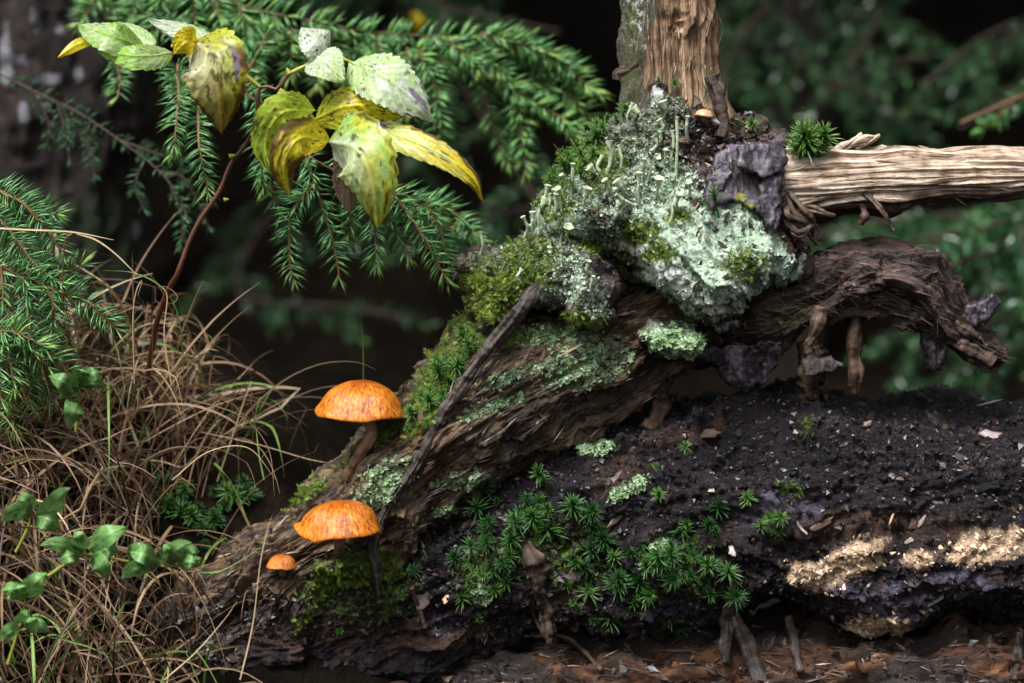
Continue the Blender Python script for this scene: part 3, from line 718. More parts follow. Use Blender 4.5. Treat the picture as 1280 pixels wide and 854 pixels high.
for i, o in enumerate((headA, headB)):
    wv = facing(o.data); A = o.data
    scatter('lichen_crust', A, (6500, 1800)[i], wv * np.clip(attr(A, 'lichen') - .1 - attr(A, 'soil'), 0, 1) * (1.05 - np.clip(attr(A, 'lichen'), 0, .95)), (0.0004, 0.0016), (0.7, 0.2), M_lich, stump, 10 + i, LO, jit=.35)
    scatter('lichen_granules', A, (5500, 3000)[i], wv * np.clip(attr(A, 'granule') - .15 - attr(A, 'soil'), 0, 1), (0.0006, 0.0018), (0.22, 0.2), M_lich, stump, 12 + i, CH)
    scatter('cushion_moss', A, (5200, 5500)[i], (wv + .15) * np.clip(attr(A, 'moss') - .2, 0, 1), (0.002, 0.0052), (0.5, 0.22), M_fmoss, stump, 14 + i, FR, jit=.7)
    scatter('crumbs', A, (2600, 500)[i], (wv + .05) * (attr(A, 'soil') + .04), (0.001, 0.004), (0.52, 0.2), M_crumb, stump, 16 + i, FL, aniso=1.8)
scatter('leafy_lichen', ledge.data, 700, facing(ledge.data) * np.clip(attr(ledge.data, 'lichen') - .1, 0, 1), (0.001, 0.0034), (0.55, 0.2), M_lichg, stump, 20, LO, jit=.4)
wl = facing(rlimb.data)
scatter('limb_crumbs', rlimb.data, 1300, wl, (0.0006, 0.0022), (0.5, 0.18), M_crumb, stump, 21, FL, aniso=2.2)

SL = [chunk_template(k + 40, 0.5) for k in range(6)]
for k in range(6):
    SL[k][0][0, 0] += .6; SL[k][0][0, 1:] *= .3; SL[k][0][1, 1:] *= .3
M_pfib = tint_mat('pale_fibre', [(0, (.1, .06, .035)), (.4, (.28, .19, .12)), (.7, (.5, .38, .27)), (1, (.72, .6, .48))], rough=.7, spec=.3)
scatter('fibres', trunk_o.data, 3500, w1 * np.clip(.7 - attr(trunk_o.data, 'moss') - attr(trunk_o.data, 'soil'), 0, 1), (0.00035, 0.0009), (0.62, 0.16), M_crumb, stump, 22, SL, jit=.25, aniso=9, along=(.8, 0, .55))
scatter('fibres', rlimb.data, 1200, wl, (0.0003, 0.0008), (0.5, 0.15), M_crumb, stump, 23, SL, jit=.3, aniso=9, along=(1, 0, -.25))
scatter('fibres', bare.data, 260, facing(bare.data), (0.0003, 0.0008), (0.5, 0.25), M_pfib, stump, 24, SL, jit=.25, aniso=11, along=(1, 0, 0))
scatter('fibres', snag.data, 900, facing(snag.data) * (1.05 - np.clip(attr(snag.data, 'bark'), 0, 1)), (0.00018, 0.0005), (0.38, 0.22), M_pfib, stump, 25, SL, jit=.2, aniso=16, along=(.05, 0, 1))
scatter('fibres', core.data, 3000, wc, (0.0004, 0.001), (0.7, 0.14), M_crumb, log, 26, SL, jit=.3, aniso=9, along=(1, 0, -.05))

# ------------------------------------------------------------------ spruces
M_needle = tint_mat('spruce_needle', [(0.0, (0.018, 0.06, 0.024)), (0.45, (0.065, 0.205, 0.07)), (0.75, (0.16, 0.38, 0.11)), (1.0, (0.3, 0.46, 0.09))], rough=0.28, spec=0.7, trans=0.12, var=.3, scale=150)
M_twigbark = tint_mat('spruce_twig_bark', [(0.0, (0.05, 0.03, 0.022)), (0.5, (0.2, 0.105, 0.045)), (1.0, (0.32, 0.19, 0.09))], rough=0.7, scale=500)
M_tbark = wood_mat('spruce_bark', [(0.3, (0.008, 0.006, 0.006)), (0.5, (0.03, 0.021, 0.018)), (0.7, (0.075, 0.05, 0.042))], sa=30, sc=45, rough=(0.6, 0.9), bump=1.0, bump_d=0.006, spec=0.3,
                   overlays=[('moss', (0.018, 0.03, 0.012), (0.05, 0.075, 0.03), 30, .2), ('lichen', (0.2, 0.2, 0.23), (0.4, 0.4, 0.44), 34, .08)])

def tube(c, r, nv=6):
    T, N, D = frames(c)
    th = np.linspace(0, 2 * math.pi, nv, endpoint=False)
    V = c[:, None] + (N[:, None] * np.cos(th)[None, :, None] + D[:, None] * np.sin(th)[None, :, None]) * r[:, None, None]
    return V.reshape(-1, 3), grid_faces(len(c), nv, True)
def needles(c, s, L, dens, r, lod=0, flat=0.3, ang=63, wid=0.00042, skip=0.02, side=None):
    n = max(int(s[-1] * dens), 4)
    t = np.sort(r.uniform(skip, 1.0, n)); t[-max(4, n // 18):] = r.uniform(.97, 1, max(4, n // 18))
    T, N, D = frames(c)
    ix = lambda A: np.stack([np.interp(t, np.linspace(0, 1, len(c)), A[:, k]) for k in range(3)], 1)
    p, Tt, Nn, Dd = ix(c), nrm(ix(T)), nrm(ix(N)), nrm(ix(D))
    ph = np.where(r.random(n) < .5, 0, math.pi) + r.normal(0, flat * 1.6, n)
    up = r.random(n) < 0.14
    ph = np.where(up, -math.pi / 2 + r.normal(0, .5, n), ph)
    a = np.radians(ang) * (1 - .55 * sstep(.8, 1.0, t)) + r.normal(0, .13, n)
    R = Nn * np.cos(ph)[:, None] + Dd * np.sin(ph)[:, None]
    d = Tt * np.cos(a)[:, None] + R * np.sin(a)[:, None]
    ln = L * r.uniform(.75, 1.1, n) * (1 - .25 * t) * (0.55 + 0.45 * sstep(0, .12, t))
    q = nrm(np.cross(d, r.normal(0, 1, (n, 3)))); q2 = np.cross(d, q)
    bend = Tt * (ln * .07)[:, None]
    tint = r.normal(0.5, .14, n) + .25 * sstep(.75, 1, t)
    if lod:
        m = p + d * (ln * .5)[:, None] - bend * .3
        V = np.stack([p, m + q * wid * 1.5, p + d * ln[:, None] + bend, m - q * wid * 1.5], 1)
        F4 = np.arange(n * 4).reshape(n, 4); return V.reshape(-1, 3), None, F4, np.repeat(tint, 4)
    V = []
    for k in range(3):
        o = q * math.cos(2.094 * k) + q2 * math.sin(2.094 * k)
        V.append(p + o * wid * .5)
    for k in range(3):
        o = q * math.cos(2.094 * k) + q2 * math.sin(2.094 * k)
        V.append(p + d * (ln * .5)[:, None] - bend * .25 + o * wid)
    V.append(p + d * ln[:, None] + bend)
    V = np.stack(V, 1)
    b0 = (np.arange(n) * 7)[:, None, None]
    F4 = (b0 + np.array([[0, 1, 4, 3], [1, 2, 5, 4], [2, 0, 3, 5]])[None]).reshape(-1, 4)
    F3 = (b0 + np.array([[3, 4, 6], [4, 5, 6], [5, 3, 6]])[None]).reshape(-1, 3)
    return V.reshape(-1, 3), F3, F4, np.repeat(tint, 7)
def twig_mesh(name, pts, seed, L=0.0105, dens=1900, r0=0.0011, lod=0, flat=0.32, tint=0.0, wig=.0008, ntint=None, wid=.00042, bark=.5):
    r = np.random.default_rng(seed)
    c, s = spline(np.asarray(pts, float), 14 if lod else 22)
    if wig: c = c + np.stack([vnoise(np.stack([s * 60, s * 0 + seed, s * 0 + k], 1), seed) for k in range(3)], 1) * wig
    rr = np.linspace(r0, r0 * .45, len(c))
    V1, F1 = tube(c, rr, 4 if lod else 6)
    acc = Acc(); acc.add(V1, F4=F1, tint=np.clip(r.normal(bark, .1, len(V1)), 0, 1)); n1 = len(F1)
    V2, F3, F4, tn = needles(c, s, L, dens, r, lod, flat, wid=wid)
    n0 = len(V1)
    V = np.vstack([V1, V2]); tt = np.concatenate([np.full(n0, bark), tn + tint])
    F = [F1] + [f + n0 for f in (F4, F3) if f is not None]
    mi = np.concatenate([np.zeros(len(F1))] + [np.ones(len(f)) for f in F[1:]])
    return mesh_from(name, V, F, [M_twigbark, M_needle], {'tint': tt}, True, mi), c
M_drop, n_, b_ = new_mat('water')
b_.inputs['Roughness'].default_value = 0.02; b_.inputs['Transmission Weight'].default_value = 1.0; b_.inputs['IOR'].default_value = 1.33
def sphere_mesh(name, r, mat, nu=10, nv=12, sq=1.0):
    th = np.linspace(0, math.pi, nu); ph = np.linspace(0, 2 * math.pi, nv, endpoint=False)
    V = np.stack([np.sin(th)[:, None] * np.cos(ph), np.sin(th)[:, None] * np.sin(ph), np.repeat(np.cos(th)[:, None], nv, 1) * sq], -1).reshape(-1, 3) * r
    return mesh_from(name, V, grid_faces(nu, nv, True)[:, ::-1], [mat])
DROP = sphere_mesh('droplet', 0.0012, M_drop, sq=1.2)

def px3(pts, y):
    return [P(p[0], p[1], p[2] if len(p) > 2 else y) for p in pts]
tseed = [500]
def branch(tree, stem, y, twigs, r0=0.0015, droplets=(), name='branch', label=None, **kw):
    c, s = spline(np.asarray(px3(stem, y)), 40)
    V, F = tube(c, np.linspace(r0, r0 * .5, 40), 8)
    b = obj(name, mesh_from(name, V, F, [M_twigbark], {'tint': np.full(len(V), kw.get('bark', .22))}), tree)
    if label: b['label'] = label
    if twigs:
        tseed[0] += 1
        kk = dict(kw); kk['dens'] = kw.get('dens', 1500) * .55; kk['wig'] = 0; kk['r0'] = r0 * .6
        me, _ = twig_mesh('twig', c[8:], tseed[0], **kk); obj('twig', me, b)
    for tw in twigs:
        tseed[0] += 1
        yy = tw[-1] if not isinstance(tw[-1], tuple) else y
        pts = [p for p in tw if isinstance(p, tuple)]
        me, _ = twig_mesh('twig', px3(pts, yy), tseed[0], **kw)
        obj('twig', me, b)
    for (x, yp, yy) in droplets:
        d = bpy.data.objects.new('droplet', DROP); COL.objects.link(d); d.parent = b
        d.matrix_parent_inverse = root_mat(b).inverted(); d.location = P(x, yp, yy)
    return b

# the aged spruce on the left
tl = thing('spruce_tree', (P(45, 400, .45)[0], .45, float(ground_z(np.array([P(45, 400, .45)[0]]), np.array([.45]))[0])), 'aged spruce trunk with pale lichen patches and drooping needle branches beside the grass bank', 'tree')
me = limb_mesh('trunk', [(30, 640, .45, 215, 215), (38, 480, .45, 195, 195), (45, 300, .45, 189, 189), (45, 0, .45, 184, 184), (40, -900, .45, 165, 165), (40, -3600, .45, 100, 100)], 520, 160, M_tbark,
    lambda g, V, t: fbm(V * np.array([30, 30, 16]), 3, 81) * 0.012 + ridged(V * np.array([90, 90, 60]), 2, 83) * 0.004,
    {'moss': lambda X, Y, V, g: np.clip((Y - 150) / 250, 0, .62), 'lichen': lambda X, Y, V, g: blobs(X, Y, [(45, 30, 14, 22), (35, 75, 18, 16), (75, 40, 10, 18), (98, 92, 10, 16), (60, 100, 22, 8), (8, 70, 10, 60), (90, 15, 12, 12), (170, 285, 8, 22), (150, 365, 10, 22), (30, 140, 8, 20), (120, 45, 10, 20)]) * .58})
obj('trunk', me, tl)
# upper branch: blurred boughs over the bramble
branch(tl, [(40, -60, .4), (150, -45, .25), (240, -15, .2), (320, 12, .19), (400, 28, .19), (460, 40, .2), (560, 46, .2), (620, 44, .2), (680, 66, .2)], .2, [
    [(600, 43), (680, 66), (748, 116), .2], [(572, 46), (620, 86), (648, 116), (700, 146), (730, 180), .2], [(645, 112), (652, 160), (656, 214), .2],
    [(628, 50), (668, 72), (692, 98), .21], [(655, 100), (708, 118), (740, 152), .21], [(558, 48), (585, 72), (600, 92), .19], [(525, 62), (545, 120), (553, 190), .18],
    [(508, 60), (512, 100), (514, 140), .19], [(595, 90), (615, 150), (636, 205), .22], [(440, 62), (540, 72), (600, 92), (650, 118), .22], [(470, 48), (482, 110), (500, 165), .2],
    [(365, 36), (364, 60), (362, 96), .18], [(345, 18), (340, 40), (336, 60), .18], [(405, 30), (420, 60), (430, 100), .2], [(440, 40), (450, 80), (455, 120), .2],
    [(300, 5), (312, 50), (322, 95), .17], [(268, -10), (275, 30), (292, 62), .17], [(240, -14), (242, 20), (250, 50), .17], [(205, -25), (200, 10), (190, 40), .18],
    [(170, -32), (168, 10), (150, 40), .2], [(140, -36), (120, 0), (100, 30), .22], [(200, -25), (280, 15), (340, 60), .2], [(380, 26), (400, 60), (395, 110), .23]],
    droplets=[(735, 183, .2)], L=.0185, dens=1700, wid=.001, r0=.0012, tint=.2)  # needle tint raised, painting brighter light onto this branch
# front drooping branch, sharp
branch(tl, [(60, -20, .4), (180, 20, .2), (290, 90, .08), (345, 150, .05), (385, 195, .035), (440, 222, .03), (510, 246, .035), (560, 262, .05)], .035, [
    [(380, 195), (398, 240), (414, 295), (424, 348), .035], [(396, 232), (366, 264), (361, 300), (367, 352), .03], [(455, 228), (466, 275), (470, 332), .03], [(472, 232), (492, 285), (512, 322), .04],
    [(492, 240), (528, 298), (560, 354), .03], [(490, 240), (525, 255), (548, 272), .04], [(535, 252), (552, 295), (562, 335), .06], [(520, 248), (568, 268), (604, 304), .1], [(352, 165), (340, 220), (352, 268), .06],
    [(322, 130), (324, 180), (328, 236), .045], [(222, 80, .1), (222, 130, .05), (218, 190, .04), .045], [(252, 110, .07), (247, 170, .04), (262, 246, .03), .03], [(270, 90), (300, 110), (345, 150), .06],
    [(425, 215), (440, 255), (436, 300), .05], [(505, 246), (540, 275), (590, 295), .12], [(145, 76, .15), (150, 100, .14), (148, 122, .13), .14], [(300, 100), (320, 70), (332, 40), .12]],
    droplets=[(366, 352, .03), (470, 336, .03), (248, 247, .03), (559, 356, .03)], L=.0160, dens=1700, wid=.00065, tint=.08)
# half bare branch in front of the trunk
branch(tl, [(-40, 70, .3), (0, 92, .22), (50, 118, .2), (100, 142, .18), (150, 176, .16), (200, 215, .14), (232, 262, .13), (229, 300, .13)], .15, [
    [(72, 128), (80, 160), (88, 200), .16], [(80, 145), (98, 170), (118, 196), .17], [(120, 155), (110, 190), (118, 220), .2], [(150, 176), (190, 190), (230, 200), .2], [(200, 215), (230, 225), (262, 285), .19],
    [(215, 235), (228, 270), (226, 305), .13], [(40, 112), (60, 150), (58, 180), .2], [(180, 198), (170, 235), (180, 262), .17]], r0=.0009, bark=.02, L=.012, dens=1000, tint=-.25, label='half bare dull branch with sparse needles')

# young spruce at the left edge, in front of the grass
ts = thing('spruce_sapling', P(-60, 560, .0), 'young spruce with dense green needles growing out of the dry grass', 'tree')
branch(ts, [(-60, 560, .0), (-55, 400, .0), (-52, 260, 0), (-50, 205, 0)], 0, [], r0=.004, name='stem')
branch(ts, [(-52, 220, 0), (0, 241, .0), (30, 256, -.01), (55, 286, -.01), (78, 314, -.01)], 0, [[(-10, 236), (30, 256), (58, 288), (78, 314), -.01], [(-30, 262), (0, 274), (22, 302), (45, 331), (78, 356), -.02], [(10, 245), (40, 262), (70, 268), .02], [(5, 243), (25, 285), (28, 320), .02]], L=.0175, dens=1500, wid=.00065, tint=.08)
branch(ts, [(-54, 310, 0), (-20, 325, -.01), (0, 332, -.015), (28, 343, -.02), (60, 360, -.02), (85, 371, -.02)], 0, [[(60, 360), (90, 372), (115, 382), (146, 412), -.02], [(28, 344), (32, 376), (36, 414), -.03], [(60, 362), (67, 380), (65, 428), -.025], [(-10, 330), (30, 345), (65, 364), -.02], [(0, 334), (4, 370), (-2, 410), -.03], [(45, 352), (48, 385), (50, 405), .0], [(20, 340), (60, 335), (100, 350), .02], [(30, 345), (70, 345), (105, 330), .01]], L=.0175, dens=1500, wid=.00065, tint=.08)
branch(ts, [(-55, 400, 0), (-25, 408, -.02), (0, 412, -.03), (25, 419, -.04), (52, 432, -.04)], 0, [[(-10, 411), (25, 419), (56, 434), -.04], [(0, 413), (12, 440), (18, 482), -.04], [(25, 420), (45, 442), (62, 460), -.035], [(35, 424), (62, 440), (90, 470), -.03], [(-20, 409), (-5, 450), (2, 500), -.04], [(10, 416), (30, 455), (36, 505), -.03], [(-20, 405), (10, 470), (20, 540), -.02], [(20, 420), (55, 470), (62, 500), -.02], [(-5, 412), (-6, 460), (10, 530), -.01]], L=.0175, dens=1500, tint=.16, wid=.00065)

# spruces behind: trunk, wide crown overhead, and boughs hanging low
def bough_arrays(stem, r, ntw, tl_, L=.02, dens=500, wid=.0011, droop=.35):
    acc = Acc()
    c, s = spline(np.asarray(stem, float), 16)
    V, F = tube(c, np.linspace(.006, .002, 16) * min(1, s[-1] / .8 + .3), 4); acc.add(V, F4=F, tint=.15)
    nb = [len(F)]
    tips = []
    T, N, D = frames(c, np.array([0, 0, 1.0]))
    NV, NF, NT = [], [], []; n0 = 0
    for k in range(ntw):
        t = .12 + .88 * (k + r.random()) / ntw; i = min(int(t * 15), 14)
        sd = (1 if k % 2 else -1)
        d = nrm(T[i] * .75 + N[i] * sd * r.uniform(.5, 1.0) + np.array([0, 0, -droop * r.uniform(.3, 1.4)]))
        ln = tl_ * (1.1 - .7 * t) * r.uniform(.7, 1.2)
        p = c[i]; q = np.array([p, p + d * ln * .5, p + d * ln + np.array([0, 0, -droop * ln * .35])])
        cc, ss = spline(q, 8)
        V, F = tube(cc, np.linspace(.0016, .0007, 8), 3); acc.add(V, F4=F, tint=.3); nb[0] += len(F)
        v, _, f, tn = needles(cc, ss, L, dens, r, 1, .6, wid=wid)
        NV.append(v); NF.append(f + n0); NT.append(tn); n0 += len(v)
    nb_v = acc.n
    V = np.vstack(acc.V + NV); F = np.vstack([np.concatenate(acc.F4), np.concatenate(NF) + nb_v])
    tt = np.concatenate(acc.A['tint'] + NT); mi = np.concatenate([np.zeros(nb[0]), np.ones(len(F) - nb[0])])
    return V, F, tt, mi
def bough(tree, stem, ntw, tl_, seed, shaded=.26, **kw):
    V, F, tt, mi = bough_arrays(stem, np.random.default_rng(seed), ntw, tl_, **kw); tt = tt - shaded  # tint lowered to paint forest shade into the bough colour
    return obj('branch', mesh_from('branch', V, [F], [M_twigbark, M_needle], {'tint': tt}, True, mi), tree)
def crown_mesh(seed, z0, z1, n, rad):
    r = np.random.default_rng(seed); Vs, Fs, Ts, Ms = [], [], [], []; n0 = 0
    for k in range(n):
        u = (k + r.random()) / n; z = z0 + (z1 - z0) * u; a = k * 2.399 + r.normal(0, .3)
        R = rad * (1 - .72 * u) * r.uniform(.8, 1.15); d = np.array([math.cos(a), math.sin(a), 0])
        st = [np.array([0, 0, z]), np.array([0, 0, z + .04]) + d * R * .5, np.array([0, 0, z - .16 * R]) + d * R]
        V, F, t, m = bough_arrays(st, r, 28, .42 * R + .12, L=.026, dens=280, wid=.0017, droop=.3)
        Vs.append(V); Fs.append(F + n0); Ts.append(t - .28); Ms.append(m); n0 += len(V)  # crown tint lowered: canopy shade painted into the needle colour
    return mesh_from('crown', np.vstack(Vs), [np.vstack(Fs)], [M_twigbark, M_needle], {'tint': np.concatenate(Ts)}, True, np.concatenate(Ms))
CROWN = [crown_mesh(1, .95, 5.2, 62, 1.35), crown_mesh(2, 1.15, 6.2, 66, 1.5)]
r = np.random.default_rng(4)
zz = np.linspace(-.2, 6.4, 90); cc = np.stack([.02 * np.sin(zz * 2), .02 * np.cos(zz * 1.7), zz], 1)
V, F = tube(cc, np.linspace(.055, .012, 90), 18)
V = V + nrm(V - np.repeat(cc, 18, 0)) * (fbm(V * 30, 3, 91) * .006)[:, None]
TRUNK = mesh_from('trunk', V, F, [M_tbark], {'grain': np.stack([V[:, 2], V[:, 0], V[:, 1]], 1), 'moss': np.full(len(V), .3), 'lichen': np.full(len(V), .12)})
spots = [(.36, 1.45, .9, 'slim dark spruce trunk standing in the gloom behind the snag'), (1.25, 1.15, 1, 'spruce with low boughs hanging behind the pale broken limb'), (-.95, 2.0, 1.05, 'dark spruce standing behind the aged lichen trunk'),
         (-.2, 2.7, 1.1, 'dark spruce far behind the three orange mushrooms'), (1.15, 3.0, 1.15, 'dark spruce far behind the rotten limb'), (-.52, 1.5, .95, None), (2.3, 2.5, 1, None), (-2.0, 2.6, 1, None), (.35, 4.2, 1.2, None), (-1.3, 4.2, 1.2, None), (2.0, 4.6, 1.2, None),  # the nearest spruce on this row is unseen, added to shade the background
         (-2.3, .8, .95, None), (2.6, .6, 1, None), (-3.4, -.9, 1.1, None), (3.5, -.9, 1.1, None), (0.9, 5.8, 1.3, None), (-.5, 5.9, 1.3, None), (3.4, 3.6, 1.2, None), (-3.2, 3.9, 1.2, None)]
trees = []
for i, (x, y, s, lab) in enumerate(spots):
    z = float(ground_z(np.array([x]), np.array([y]))[0]) - .02
    t = thing('spruce_tree', (x, y, z), lab or 'dark spruce in the dense wood around the stump', 'tree', 'spruces of the dark wood')
    t.scale = (s, s, s); t.rotation_euler = (0, 0, i * 1.7)
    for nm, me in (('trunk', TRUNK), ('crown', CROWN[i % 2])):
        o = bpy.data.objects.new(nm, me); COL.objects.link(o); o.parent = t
    trees.append(t)
tr = trees[1]
def pb(*p): return [P(*q) for q in p]
x1, y1 = 1.25, 1.15
tz = lambda z: np.array([x1, y1, z])
bough(tr, [tz(.55)] + pb((1480, 30, .7), (1350, 90, .46), (1270, 122, .42), (1200, 155, .4)), 60, .12, 31, shaded=-.05, L=.016, dens=1100, wid=.0009)
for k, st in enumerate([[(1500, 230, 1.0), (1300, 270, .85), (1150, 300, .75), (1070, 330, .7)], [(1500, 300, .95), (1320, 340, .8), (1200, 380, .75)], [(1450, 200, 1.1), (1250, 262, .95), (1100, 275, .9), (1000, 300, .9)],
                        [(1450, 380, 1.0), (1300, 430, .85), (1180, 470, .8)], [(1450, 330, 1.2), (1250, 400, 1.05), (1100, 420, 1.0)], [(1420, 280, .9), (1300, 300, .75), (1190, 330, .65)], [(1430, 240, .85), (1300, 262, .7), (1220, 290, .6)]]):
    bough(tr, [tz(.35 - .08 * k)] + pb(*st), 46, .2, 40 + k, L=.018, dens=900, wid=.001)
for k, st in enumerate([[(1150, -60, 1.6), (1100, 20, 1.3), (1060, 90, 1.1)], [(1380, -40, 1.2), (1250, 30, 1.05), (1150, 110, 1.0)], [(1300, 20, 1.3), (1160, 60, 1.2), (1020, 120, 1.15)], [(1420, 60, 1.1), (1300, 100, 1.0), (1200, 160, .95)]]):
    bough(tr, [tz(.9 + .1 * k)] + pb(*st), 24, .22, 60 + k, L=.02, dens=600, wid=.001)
x2, y2 = -.2, 2.7
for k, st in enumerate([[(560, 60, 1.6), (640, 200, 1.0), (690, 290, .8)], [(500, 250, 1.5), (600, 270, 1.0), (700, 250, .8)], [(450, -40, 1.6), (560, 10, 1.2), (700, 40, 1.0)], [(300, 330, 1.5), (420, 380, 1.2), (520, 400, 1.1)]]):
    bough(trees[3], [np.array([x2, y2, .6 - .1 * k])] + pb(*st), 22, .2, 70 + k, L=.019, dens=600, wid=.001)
x3, y3 = .36, 1.45
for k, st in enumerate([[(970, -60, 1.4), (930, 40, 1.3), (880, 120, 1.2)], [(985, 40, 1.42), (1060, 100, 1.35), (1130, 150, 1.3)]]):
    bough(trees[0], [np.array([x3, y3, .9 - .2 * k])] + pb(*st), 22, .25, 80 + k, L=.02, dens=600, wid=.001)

# ------------------------------------------------------------------ leaves
def leaf_colour_mat(name, rough=.33, trans=.42, spec=.45):
    m, n, b = new_mat(name)
    a = nd(n, 'ShaderNodeAttribute', attribute_name='Col')
    tc = nd(n, 'ShaderNodeTexCoord'); nn = noise_n(n, tc.outputs['Object'], 500, 4, .6)
    r = ramp(n, [(.3, (.7, .7, .7)), (.7, (1.15, 1.15, 1.15))]); n.links.new(nn, r.inputs[0])
    c = mixc(n, 1.0, a.outputs['Color'], r.outputs[0], 'MULTIPLY')
    n.links.new(c, b.inputs['Base Color']); b.inputs['Roughness'].default_value = rough; b.inputs['Specular IOR Level'].default_value = spec
    bp = nd(n, 'ShaderNodeBump'); bp.inputs['Strength'].default_value = .3; bp.inputs['Distance'].default_value = .0004
    n.links.new(nn, bp.inputs['Height']); n.links.new(bp.outputs[0], b.inputs['Normal'])
    t = nd(n, 'ShaderNodeBsdfTranslucent'); n.links.new(c, t.inputs['Color'])
    mx = nd(n, 'ShaderNodeMixShader'); mx.inputs[0].default_value = trans
    n.links.new(b.outputs[0], mx.inputs[1]); n.links.new(t.outputs[0], mx.inputs[2])
    n.links.new(mx.outputs[0], n.nodes['Material Output'].inputs['Surface'])
    return m
M_leaf = leaf_colour_mat('bramble_leaf'); M_herb = leaf_colour_mat('herb_leaf', .42, .25, .45)
GRN, PAL, YEL, OLI, BRN, PUR, WHI = [np.array(c) for c in ((.2, .36, .05), (.48, .64, .28), (.78, .6, .02), (.4, .44, .03), (.10, .045, .02), (.28, .23, .34), (.62, .7, .54))]
def leaf_mesh(name, path, W, roll, seed, mat, base, tip, edge=.3, spot=.4, purple=None, wob=.11, cup=.07, fold=.1, pleat=.03, across=None, serr=.06, nveins=9, bite=0., nu=72, nv=41, blunt=.75):
    r = np.random.default_rng(seed)
    c, s = spline(np.asarray(path), nu)
    T = nrm(np.gradient(c, axis=0)); view = nrm(c.mean(0) - CAM)
    S = nrm(np.cross(T, view)); N = np.cross(S, T)            # N towards the camera
    cr, sr = math.cos(roll), math.sin(roll); S, N = S * cr + N * sr, N * cr - S * sr
    t = np.linspace(0, 1, nu); v = np.linspace(-1, 1, nv)
    wd = W * .5 * np.sin(math.pi * np.clip(t, 0, 1) ** blunt) ** .75 * (1 - .0 * t) + W * .012
    wd = wd * (1 + serr * (2 * ((t * 13) % 1) - 1))
    tt, vv = np.meshgrid(t, v, indexing='ij')
    a = np.abs(vv); ph = (tt - .28 * a) * nveins
    h = fold * a + cup * a ** 2 + pleat * np.abs(np.sin(math.pi * ph)) * (.3 + .7 * a) - .06 * np.exp(-(vv / .08) ** 2)
    pn = np.stack([tt.ravel() * 3 + seed, vv.ravel() * 1.6, tt.ravel() * 0 + seed * .7], 1)
    h = h + fbm(pn, 3, seed).reshape(h.shape) * wob
    V = c[:, None] + S[:, None] * (vv * wd[:, None])[..., None] + N[:, None] * (h * W * .5)[..., None]
    n1 = fbm(pn * 2.2, 4, seed + 5).reshape(h.shape); n2 = fbm(pn * 6, 3, seed + 9).reshape(h.shape)
    mx = sstep(.15, .85, tt + n1 * .9)[..., None]
    col = base[None, None] * (1 - mx) + tip[None, None] * mx
    if across is not None:
        m = (sstep(.65, -.35, vv + n1 * .5) * np.clip(1.25 - 1.25 * tt, 0, 1))[..., None]; col = col * (1 - m) + across * m
    vein = np.exp(-((((ph) % 1) - .0) / .12) ** 2) + np.exp(-((((ph) % 1) - 1.0) / .12) ** 2) + 1.3 * np.exp(-(vv / .06) ** 2)
    col = col * (1 + .28 * np.clip(vein, 0, 1.3))[..., None] + .03 * np.clip(vein, 0, 1)[..., None]
    if purple:
        m = sstep(.35, .6, 1 - np.hypot((tt - purple[0]) / purple[2], (vv - purple[1]) / purple[3]) + n1 * .7)[..., None]; col = col * (1 - m) + PUR * m
    m = sstep(1 - edge * .9, 1.15 - edge * .6, a * .55 + tt * .45 + n1 * .6)[..., None] * (edge > 0); col = col * (1 - .9 * m) + BRN * .9 * m
    m = sstep(.5 - spot * .62, .57 - spot * .58, n2)[..., None]; col = col * (1 - .85 * m) + BRN * .85 * m
    F = grid_faces(nu, nv)[:, ::-1]
    if bite:
        hole = fbm(pn * 2.6 + 40, 2, seed + 20); F = F[~(hole[F] > .66 - bite * .4).any(1)]
    C4 = np.concatenate([np.clip(col, 0.01, .9), np.ones(h.shape + (1,))], -1).reshape(-1, 4)
    return mesh_from(name, V.reshape(-1, 3), [F], [mat], {'Col': C4})
M_cane = tint_mat('bramble_cane', [(0, (.035, .014, .01)), (.5, (.1, .035, .02)), (1, (.2, .09, .05))], rough=.4)
M_pet = tint_mat('green_stalk', [(0, (.2, .2, .03)), (.5, (.36, .36, .05)), (1, (.5, .48, .12))], rough=.45)
def stalk(name, pts, y, r0, r1, mat, parent, tint=.5, **kw):
    c, s = spline(np.asarray(px3(pts, y)), 50); V, F = tube(c, np.linspace(r0, r1, 50) * U, 9)
    V = V + nrm(V - np.repeat(c, 9, 0)) * (vnoise(V * 220, 3) * .0003)[:, None]
    return obj(name, mesh_from(name, V, F, [mat], {'tint': np.full(len(V), tint)}), parent, **kw)
br = thing('bramble', P(190, 450, 0.0), 'bramble cane with spotted yellow and green autumn leaves above the dry grass', 'plant')
stalk('cane', [(185, 480, .02), (192, 420, .0), (208, 368, -.02), (222, 342, -.03), (234, 308, -.03), (250, 275, -.03), (274, 240, -.03), (288, 206, -.03), (310, 176, -.03), (321, 146, -.03), (325, 109, -.03), (346, 112, -.03), (354, 102, -.03), (364, 88, -.03)], -.03, 3.8, 2.0, M_cane, br)
stalk('leaf_stalk', [(325, 109), (311, 98), (298, 86), (280, 70), (262, 60), (240, 57), (214, 58)], -.03, 2.6, 1.8, M_pet, br)
stalk('leaf_stalk', [(349, 113), (364, 122), (382, 138), (396, 155), (410, 176)], -.03, 3.2, 2.2, M_pet, br)
stalk('leaf_stalk', [(362, 92), (376, 85), (392, 77), (412, 68), (440, 78)], -.03, 2.6, 1.8, M_pet, br)
stalk('leaf_stalk', [(395, 154), (420, 152), (452, 152)], -.028, 2.0, 1.6, M_pet, br)
for k, (x, y) in enumerate([(287, 196), (280, 250), (322, 158), (362, 92)]):
    b = stalk('bud', [(x, y), (x + (7, 6, 8, -4)[k], y - (2, 1, 1, 7)[k])], -.033, 3.5, 1.2, M_pet, br, tint=.3)
